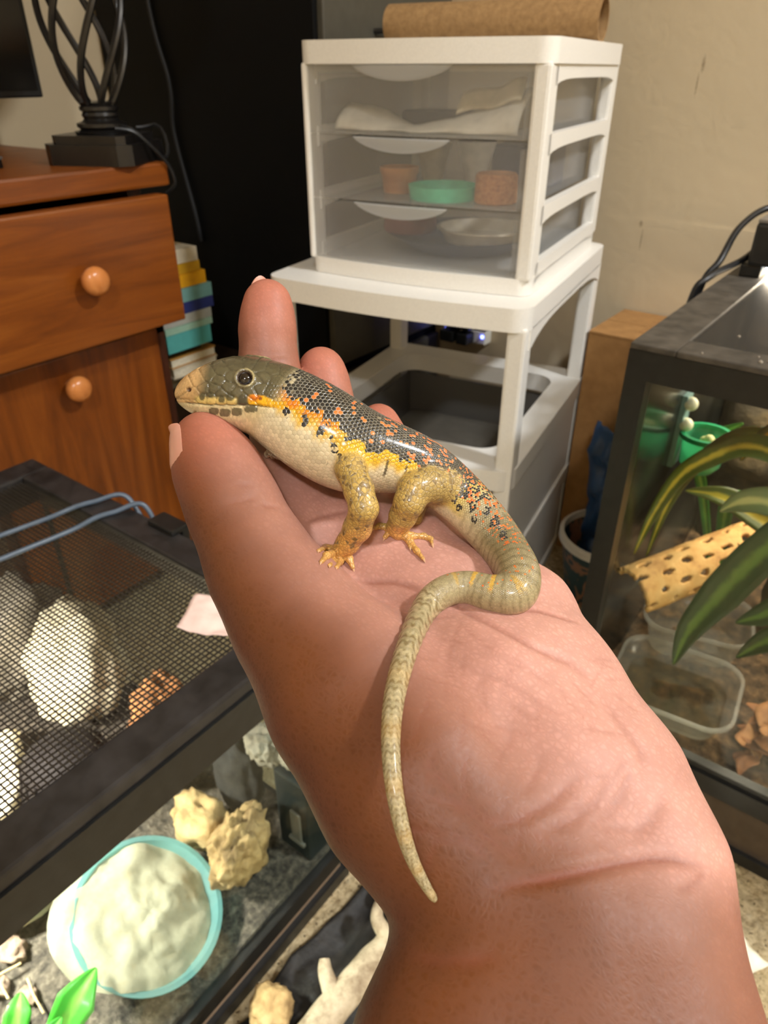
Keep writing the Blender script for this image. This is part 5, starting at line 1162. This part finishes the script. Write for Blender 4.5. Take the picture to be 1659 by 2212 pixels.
def build_skink(hsurf):
    def hd(x, y, fb):
        h = hsurf(x, y); return fb if h is None else float((np.array(h) - EYEP) @ FW)
    # spine: px, py, depth, radius px
    N = [(396, 853, .2000, 12), (412, 851, .1998, 27), (440, 849, .1996, 46), (474, 846, .1995, 58), (510, 845, .1995, 68), (552, 854, .1997, 75), (592, 871, .1998, 82),
         (640, 899, .1995, 92), (698, 936, .1990, 97), (760, 969, .1985, 92), (835, 987, .1990, 74), (905, 1008, .2005, 62), (972, 1055, .2020, 55),
         (1036, 1118, .1980, 51), (1087, 1182, .1925, 47), (1119, 1238, .1870, 44.5), (1113, 1281, .1835, 41), (1064, 1282, .1870, 36), (1008, 1268, .1865, 31), (957, 1279, .1830, 29.5), (916, 1318, .1765, 27)]
    base_n = len(N)
    for x, y, r, lift in [(880, 1400, 23, .0008), (853, 1500, 20.5, .0012), (844, 1600, 17.5, .0022), (851, 1700, 15.5, .003), (869, 1790, 13, .003), (890, 1855, 10, .002), (915, 1905, 7, .001), (940, 1945, 3.5, .0004)]:
        d = hd(x, y, .15); N.append((x, y, d - r * d / FOCAL_PX - lift, r))
    for i in range(15, base_n):                     # tail rests on the palm
        x, y, d, r = N[i]; s = hd(x, y, d + .01); N[i] = (x, y, min(d + 0.004, max(s - r * s / FOCAL_PX * (1.0 if i > 17 else 1.12), d - 0.012)), r)
    SUB = 5
    C = catmull(N, SUB); pts = np.array([sight(x, y, d) for x, y, d, r in C]); rad = np.array([r * d / FOCAL_PX for x, y, d, r in C])
    S = Soft(); body = S.group(0.0012, None)
    S.chain(body, list(pts), list(rad))
    # frames along the spine
    T = np.gradient(pts, axis=0); T /= np.linalg.norm(T, axis=1)[:, None]
    Uv = ZZ[None] - T * T[:, 2:3]; Uv /= np.linalg.norm(Uv, axis=1)[:, None]
    Lv = np.cross(ZZ[None], -T); Lv /= np.linalg.norm(Lv, axis=1)[:, None]     # the animal's left
    # limbs --------------------------------------------------------------
    limbs = []
    def limb(L, k=0.002):
        g = S.group(0.0012, k); p = [sight(x, y, d) for x, y, d, r in L]; rr = [r * d / FOCAL_PX for x, y, d, r in L]
        S.chain(g, p, rr); limbs.append(g); return p
    def on(x, y, lift_px): d = hd(x, y, .19); return d - lift_px * d / FOCAL_PX
    fd = on(738, 1196, 16)
    limb([(752, 985, .1905, 34), (758, 1015, .1870, 33), (775, 1058, .1835, 32), (786, 1098, .1825, 31), (772, 1140, (.1825 + fd) / 2, 30), (752, 1172, fd - .0015, 25), (733, 1192, fd, 20)])
    toes = []
    for a, m, b in (((722, 1186), (704, 1184), (688, 1190)), ((722, 1194), (706, 1200), (694, 1214)), ((730, 1198), (722, 1208), (712, 1222)), ((738, 1198), (733, 1214), (727, 1226)), ((744, 1188), (754, 1206), (762, 1226))):
        L = [(a[0], a[1], fd, 10), (m[0], m[1], on(m[0], m[1], 10), 7.5), (b[0], b[1], on(b[0], b[1], 4), 5.2)]
        limb(L, 0.0012); toes.append(L)
    hdp = on(862, 1150, 14)
    limb([(962, 1050, .1975, 40), (925, 1048, .1935, 39), (897, 1056, .1915, 36), (884, 1085, .1905, 33), (870, 1115, (.1905 + hdp) / 2, 29), (860, 1138, hdp, 24), (862, 1150, hdp, 17)])
    for pl in ([(852, 1145), (836, 1139), (820, 1136), (810, 1141)], [(852, 1148), (842, 1146), (832, 1160)], [(862, 1152), (876, 1160), (884, 1170), (886, 1182)], [(868, 1150), (885, 1168), (900, 1190), (914, 1207)], [(868, 1150), (890, 1158), (915, 1158), (930, 1164), (934, 1176)]):
        L = [(x, y, (hdp if i == 0 else on(x, y, 6)), 9 if i == 0 else 8 - 1.1 * i) for i, (x, y) in enumerate(pl)]
        limb(L, 0.0012); toes.append(L)
    # far-side limbs, mostly hidden by the trunk
    rf = on(588, 972, 12); limb([(700, 960, .205, 28), (650, 972, min(.2070, on(650, 972, 22)), 22), (605, 975, on(605, 975, 17), 17), (588, 972, rf, 13)])
    for b in ((578, 985), (590, 988), (600, 986)): limb([(588, 972, rf, 8), (b[0], b[1] - 4, on(b[0], b[1] - 4, 5), 6), (b[0], b[1], on(b[0], b[1], 3), 3.5)], 0.0012)
    limb([(955, 1030, .2060, 36), (915, 1040, .2090, 28), (905, 1085, min(.2110, on(905, 1085, 21)), 21), (898, 1120, on(898, 1120, 13), 15)])
    # head: brow ridge, jaw corner
    hx = S.group(0.0016, 0.0022)
    for x0, y0, x1, y1, r0, r1, side in ((505, 800, 555, 806, 20, 24, 1), (560, 885, 618, 900, 34, 40, 1), (455, 866, 530, 880, 26, 36, 1)):
        for sg in (1, -1):
            q0 = sight(x0, y0, .1995); q1 = sight(x1, y1, .1995)
            def off(q, r):
                i = np.argmin(((pts[:SUB * 8] - q) ** 2).sum(1)); return q + Lv[i] * sg * max(rad[i] * 0.80 - r * .2 / FOCAL_PX * 0.62, 0.001) + (Lv[i] @ FW) * 0
            S.cone(hx, off(q0, r0) * 0.55 + 0.45 * q0, off(q1, r1) * 0.55 + 0.45 * q1, r0 * .2 / FOCAL_PX, r1 * .2 / FOCAL_PX)
    S.fin()
    pos, quads = S.net(0.00034, marg=0.004, reach=0.006)
    pos = relax(pos, quads, 1, 0.4)
    me = np_mesh('skink', pos, quads, mat_skink())
    nrm = vnormals(me)
    # nearest spine station ------------------------------------------------
    kd = KDTree(len(pts))
    for i, p in enumerate(pts): kd.insert(Vector(p), i)
    kd.balance()
    idx = np.array([kd.find(Vector(p))[1] for p in pos]); idx = np.clip(idx, 1, len(pts) - 2)
    q = pos - pts[idx]
    # choose segment side for a continuous parameter
    seg = np.linalg.norm(np.diff(pts, axis=0), axis=1)
    along = (q * T[idx]).sum(1); tt = idx + np.where(along >= 0, along / seg[np.minimum(idx, len(seg) - 1)], along / seg[idx - 1])
    i0 = np.clip(np.floor(tt).astype(int), 0, len(pts) - 2); fr = np.clip(tt - i0, 0, 1)[:, None]
    Li = Lv[i0] * (1 - fr) + Lv[i0 + 1] * fr; Ui = Uv[i0] * (1 - fr) + Uv[i0 + 1] * fr; Pi = pts[i0] * (1 - fr) + pts[i0 + 1] * fr
    dq = pos - Pi; th = np.arctan2((dq * Li).sum(1), (dq * Ui).sum(1)); ri = rad[i0] * (1 - fr[:, 0]) + rad[i0 + 1] * fr[:, 0]
    dist = np.linalg.norm(dq, axis=1)
    leg = np.where(tt > SUB * 13.1, smoothstep(1.9, 2.4, dist / ri), smoothstep(1.06, 1.24, dist / ri)) * (tt > SUB * 7) * (tt < SUB * 24)
    unit = np.maximum(2 * np.pi * rad / 62.0, 0.00024); cum = np.concatenate([[0], np.cumsum(seg / (0.5 * (unit[1:] + unit[:-1])))])
    bq = cum[i0] * (1 - fr[:, 0]) + cum[i0 + 1] * fr[:, 0]
    aq = th / (2 * np.pi) * 62
    setv = me.attributes.new('lat', 'FLOAT_VECTOR', 'POINT'); setv.data.foreach_set('vector', np.stack([aq, bq * 1.0, leg], 1).astype(np.float32).ravel())
    # pigment ----------------------------------------------------------------
    deg = np.abs(np.degrees(th)); n = tt / SUB                         # n = node index along the body
    mpos = pos.copy(); mir = (th < 0) & (n < 9)                        # mirror the right cheek onto the left for painting
    w = (dq * Li).sum(1); mpos[mir] = pos[mir] - 2 * w[mir][:, None] * Li[mir]
    qq = mpos - EYEP; dz = qq @ FW; px = 829.5 + FOCAL_PX * (qq @ RT) / dz; py = 1106 - FOCAL_PX * (qq @ UP) / dz
    nv = len(pos); col = np.zeros((nv, 3)); dk = np.zeros(nv); og = np.zeros(nv); ln = np.ones(nv)
    def lay(rgb, wgt):
        nonlocal col
        wgt = np.clip(wgt, 0, 1)[:, None]; col = col * (1 - wgt) + np.array(srgb(*rgb))[None] * wgt
    jit = RNG.normal(0, 1, nv)
    # trunk
    lay((230, 214, 176), np.ones(nv))
    lay((214, 178, 150), smoothstep(118, 150, deg) * smoothstep(4, 6, n) * smoothstep(9.5, 8, n))
    edge = np.interp(n, [5, 6.5, 7.0, 7.6, 8.3, 8.9, 9.4, 9.9, 10.4, 10.8, 11.5, 12.3, 13], [40, 40, 40, 40, 40, 48, 60, 57, 60, 65, 62, 50, 44])
    wob = 3.5 * np.sin(n * 9) + 2 * np.sin(n * 23 + 1)
    band = smoothstep(edge - 12, edge - 2, deg + wob) * smoothstep(edge + 30, edge + 10, deg + wob) * smoothstep(5.8, 6.4, n) * smoothstep(12.3, 11.2, n)
    lay((238, 186, 40), band)
    lay((238, 132, 24), band * smoothstep(edge + 16, edge + 2, deg + wob) * smoothstep(8.9, 8.2, n) * 0.9)
    lay((232, 196, 60), smoothstep(90, 70, deg) * smoothstep(11.2, 12, n) * smoothstep(13.2, 12.4, n) * 0.8)
    dk = smoothstep(edge + 5, edge - 7, deg + wob) * smoothstep(5.6, 6.3, n) * smoothstep(13.6, 12.0, n) * 1.06
    og = smoothstep(edge + 2, edge - 5, deg) * np.interp(n, [6, 7, 8, 9.5, 11, 12, 13.5, 14.5, 15, 16.5, 19], [0.03, .05, .08, .11, .20, .24, .18, .12, .04, .03, 0])
    spots = [(616, 893, 11), (659, 907, 14), (690, 936, 11), (699, 922, 11), (719, 950, 10), (722, 968, 11), (735, 988, 8), (741, 1000, 8), (762, 996, 8), (950, 1020, 10), (980, 1080, 9), (1000, 1062, 12), (1021, 1098, 9), (1024, 1122, 8), (968, 1068, 10), (992, 1096, 8), (1052, 1105, 12), (1070, 1130, 14), (1088, 1158, 12)]
    side = (th > 0)
    for x, y, r in spots: dk = np.maximum(dk, 0.95 * np.exp(-(((px - x) / (r * 0.8)) ** 2 + ((py - y) / r) ** 2) ** 1.5) * side)
    # thin dark dashes on the flank behind the foreleg
    fl = smoothstep(edge + 6, edge + 12, deg) * smoothstep(edge + 42, edge + 30, deg) * smoothstep(9.7, 9.9, n) * smoothstep(11.6, 11.2, n)
    dash = (np.sin(bq * np.pi / 1.732 / 1.5) > 0.90) * fl
    lay((60, 54, 40), dash * 0.85)
    # tail
    tl = smoothstep(12.3, 14.0, n)
    lay((164, 149, 108), tl * (0.9 - 0.55 * smoothstep(100, 150, deg)))
    lay((118, 106, 70), tl * smoothstep(80, 20, deg) * smoothstep(16, 13.5, n) * 0.8)
    lay((196, 164, 132), tl * smoothstep(105, 140, deg) * smoothstep(19, 16, n))
    ring = 0.5 + 0.5 * np.sin(bq * 2 * np.pi / 1.732 / 3.0 + 0.6 * np.sin(deg * 0.13))
    lay((92, 78, 44), tl * ring ** 3 * 0.42 * smoothstep(20, 17, n) * smoothstep(130, 90, deg))
    mott = 0.5 + 0.5 * np.sin(n * 31 + 3 * np.sin(deg * .07)) * np.sin(n * 17 + 1)
    lay((120, 96, 52), smoothstep(18.5, 20, n) * smoothstep(.55, .85, mott) * 0.7)
    lay((206, 186, 140), smoothstep(18.5, 20, n) * smoothstep(.42, .15, mott) * 0.7)
    lay((204, 150, 54), smoothstep(21, 22, n) * (0.5 + 0.5 * np.sin(n * 5.3)) ** 3 * 0.25)
    lay((226, 176, 60), tl * smoothstep(60, 30, deg) * (np.sin(bq * 0.5) > 0.8) * smoothstep(19, 18, n) * smoothstep(15.5, 16.5, n) * .8)
    ln = np.interp(n, [0, 5.6, 6.4, 12, 14, 18, 30], [0.0, 0.05, 1, 1, .55, .3, .2]) * (1 - 0.72 * smoothstep(edge + 8, edge + 20, deg))
    # limbs
    lay((198, 164, 86), leg)
    lay((224, 170, 90), leg * smoothstep(1130, 1160, py)); ln = ln * (1 - leg) + leg * 0.75; dk = dk * (1 - leg) + leg * 0.24; og *= (1 - leg)
    lay((176, 150, 90), leg * smoothstep(890, 930, px) * 0.7)
    foot = leg * np.maximum(smoothstep(1176, 1190, py) * (px < 790), smoothstep(1134, 1146, py) * (px > 790)); lay((230, 172, 92), foot * .8); dk *= (1 - 0.85 * foot)
    # head ------------------------------------------------------------------
    hw = smoothstep(6.5, 5.7, n - 0.35 * smoothstep(95, 60, deg)) 
    up = hw * smoothstep(889, 879, py + 0 * px)
    lay((226, 206, 158), hw)
    lay((214, 176, 150), hw * smoothstep(900, 915, py) * smoothstep(560, 500, px) * .6)
    mouth_y = np.interp(px, [395, 447, 506, 556, 614, 641], [869, 875, 875, 876, 883, 883])
    above = smoothstep(mouth_y + 1, mouth_y - 1, py)
    lay((96, 88, 62), hw * above)
    lay((74, 68, 50), hw * above * smoothstep(810, 785, py) * 0.6)
    lay((206, 164, 108), hw * above * smoothstep(446, 412, px + 0.2 * (py - 850)))
    lip = hw * above * smoothstep(mouth_y - 20, mouth_y - 13, py) * smoothstep(415, 430, px) * smoothstep(516, 506, px)
    lay((222, 194, 116), lip)
    for x, y, rx, ry in ((437, 857, 6, 8), (455, 852, 8, 7), (479, 863, 7, 7), (497, 856, 11, 10)):
        lay((84, 78, 52), hw * above * smoothstep(1.15, 0.85, np.hypot((px - x) / rx, (py - y) / ry)) * .9)
    lay((78, 72, 52), hw * above * smoothstep(514, 518, px) * smoothstep(536, 530, px) * smoothstep(852, 856, py))
    # orange-yellow cheek
    ct = np.interp(px, [530, 545, 570, 600, 622, 645, 665], [856, 852, 855, 868, 866, 858, 868]); cb = np.interp(px, [530, 556, 614, 641, 665], [872, 877, 884, 888, 884])
    ck = smoothstep(ct - 2, ct + 3, py) * smoothstep(cb + 2, cb - 2, py) * smoothstep(533, 540, px) * smoothstep(664, 648, px)
    lay((244, 180, 28), ck); lay((236, 128, 16), ck * np.maximum(smoothstep(22, 6, np.hypot(px - 550, (py - 858) * 1.6)), smoothstep(24, 8, np.hypot(px - 634, (py - 872) * 1.4))))
    lay((150, 84, 20), ck * smoothstep(5, 3, np.hypot(px - 563, py - 861)))
    below = hw * (1 - above)
    for x, y, rx, ry in ((462, 888, 11, 8), (486, 891, 12, 9), (512, 889, 12, 9), (542, 884, 14, 7)):
        lay((96, 88, 62), below * smoothstep(1.1, 0.85, (np.abs((px - x) / rx) ** 3 + np.abs((py - y) / ry) ** 3)) * 0.9)
    lay((60, 40, 22), hw * smoothstep(1.9, 0.6, np.abs(py - mouth_y)) * smoothstep(398, 408, px) * smoothstep(648, 635, px) * .85)
    lay((70, 34, 24), hw * smoothstep(6.0, 3.5, np.hypot(px - 408, (py - 842) * 1.0)))
    er = np.hypot(px - 529, (py - 817) * 1.08)
    lay((196, 180, 128), hw * smoothstep(23, 20, er) * smoothstep(16, 18, er) * (0.25 + 0.6 * smoothstep(525, 545, px)))
    lay((52, 36, 26), hw * smoothstep(18.5, 16.5, er))
    dk *= (1 - hw); og *= (1 - hw)
    # head shields: grooves between plates
    seeds = [(400, 832), (428, 822), (418, 850), (440, 838), (462, 838), (452, 812), (480, 800), (470, 822), (505, 788), (492, 838), (510, 850), (478, 850), (560, 790), (545, 782), (590, 797), (568, 815), (600, 822), (560, 838), (588, 848), (575, 866), (620, 800), (632, 826), (616, 846), (640, 850), (604, 866), (630, 868), (650, 806), (500, 812), (556, 822), (540, 845), (525, 860), (437, 862), (455, 862), (479, 864), (499, 864), (462, 889), (486, 892), (512, 890), (540, 885), (568, 888), (438, 884), (416, 877)]
    hsel = np.nonzero(hw > 0.02)[0]; sd = np.array(seeds, float)
    DD = np.sqrt((px[hsel][:, None] - sd[:, 0]) ** 2 + ((py[hsel][:, None] - sd[:, 1]) * 1.15) ** 2); DD.sort(axis=1)
    ed = DD[:, 1] - DD[:, 0]; keep = smoothstep(24, 20, er[hsel] * 0 + 0) * 0 + (er[hsel] > 22)
    gr = smoothstep(2.6, 0.4, ed) * keep * hw[hsel] * smoothstep(905, 896, py[hsel])
    dome = smoothstep(0, 9, ed)
    gl = np.zeros(nv); gl[hsel] = gr; lay((62, 55, 38), gl * 0.42 * above)
    disp = np.zeros(nv); disp[hsel] = (-0.00022 * gr + 0.00010 * dome * hw[hsel])
    disp -= 0.00032 * hw * smoothstep(3.2, 0.4, np.abs(py - mouth_y)) * smoothstep(398, 408, px) * smoothstep(650, 630, px)
    disp -= 0.0006 * hw * smoothstep(6, 2, np.hypot(px - 408, py - 842))
    disp += hw * (0.00045 * np.exp(-((er - 20) / 4) ** 2) - 0.0007 * smoothstep(17, 11, er))
    # neck fold and soft belly wrinkles
    setcol(me, 'col', np.clip(col, 0, 1)); setcol(me, 'mask', np.stack([np.clip(dk, 0, 1.2), np.clip(og, 0, 1), np.clip(ln, 0, 1)], 1))
    pos2 = pos + nrm * disp[:, None]
    me.vertices.foreach_set('co', pos2.astype(np.float32).ravel()); me.update()
    o = link(bpy.data.objects.new('skink', me))
    tag(o, 'glossy skink with black and orange scaled back, yellow flanks and pale belly on the palm', 'lizard')
    bvh = BVHTree.FromPolygons([tuple(p) for p in pos2], [tuple(int(i) for i in f) for f in quads])
    t = NT('skink_eye'); oo = t.obj()
    t.p(Base_Color=t.ramp(t.noise(oo, 300), [(0.35, srgb(10, 6, 5)), (0.8, srgb(26, 13, 8))]), Roughness=0.04, Coat_Weight=1.0, Coat_Roughness=0.02)
    hit = bvh.ray_cast(Vector(EYEP), Vector(sight_dir(529, 817)).normalized())
    i = SUB * 4 + 2; c0 = np.array(hit[0]); inward = -np.array(hit[1])
    for sg in (1, -1):
        c = c0 + inward * 0.00115
        if sg < 0:
            wv = (c - pts[i]) @ Lv[i]; c = c - 2 * wv * Lv[i]
        bm = bmesh.new(); bmesh.ops.create_uvsphere(bm, u_segments=24, v_segments=16, radius=0.0022)
        MB().bm(bm).build('eye', t.m, o, smooth=True, angle=None, loc=tuple(c))
    # claws
    tc = NT('claw'); tc.p(Base_Color=srgb(206, 160, 120), Roughness=0.4)
    for L in toes:
        e = sight(*L[-1][:3]); s0 = sight(*L[-2][:3]); dv = (e - s0) / np.linalg.norm(e - s0)
        MB().tube([e - dv * 0.0002, e + dv * 0.0006 - ZZ * 0.0001, e + dv * 0.0013 - ZZ * 0.0004], [0.00042, 0.0003, 0.00006], 6).build('claw', tc.m, o, smooth=True)
    return o
# ================================================================== the hand and the skink
hand, hand_bvh, hand_surf = build_hand()
build_skink(hand_surf)
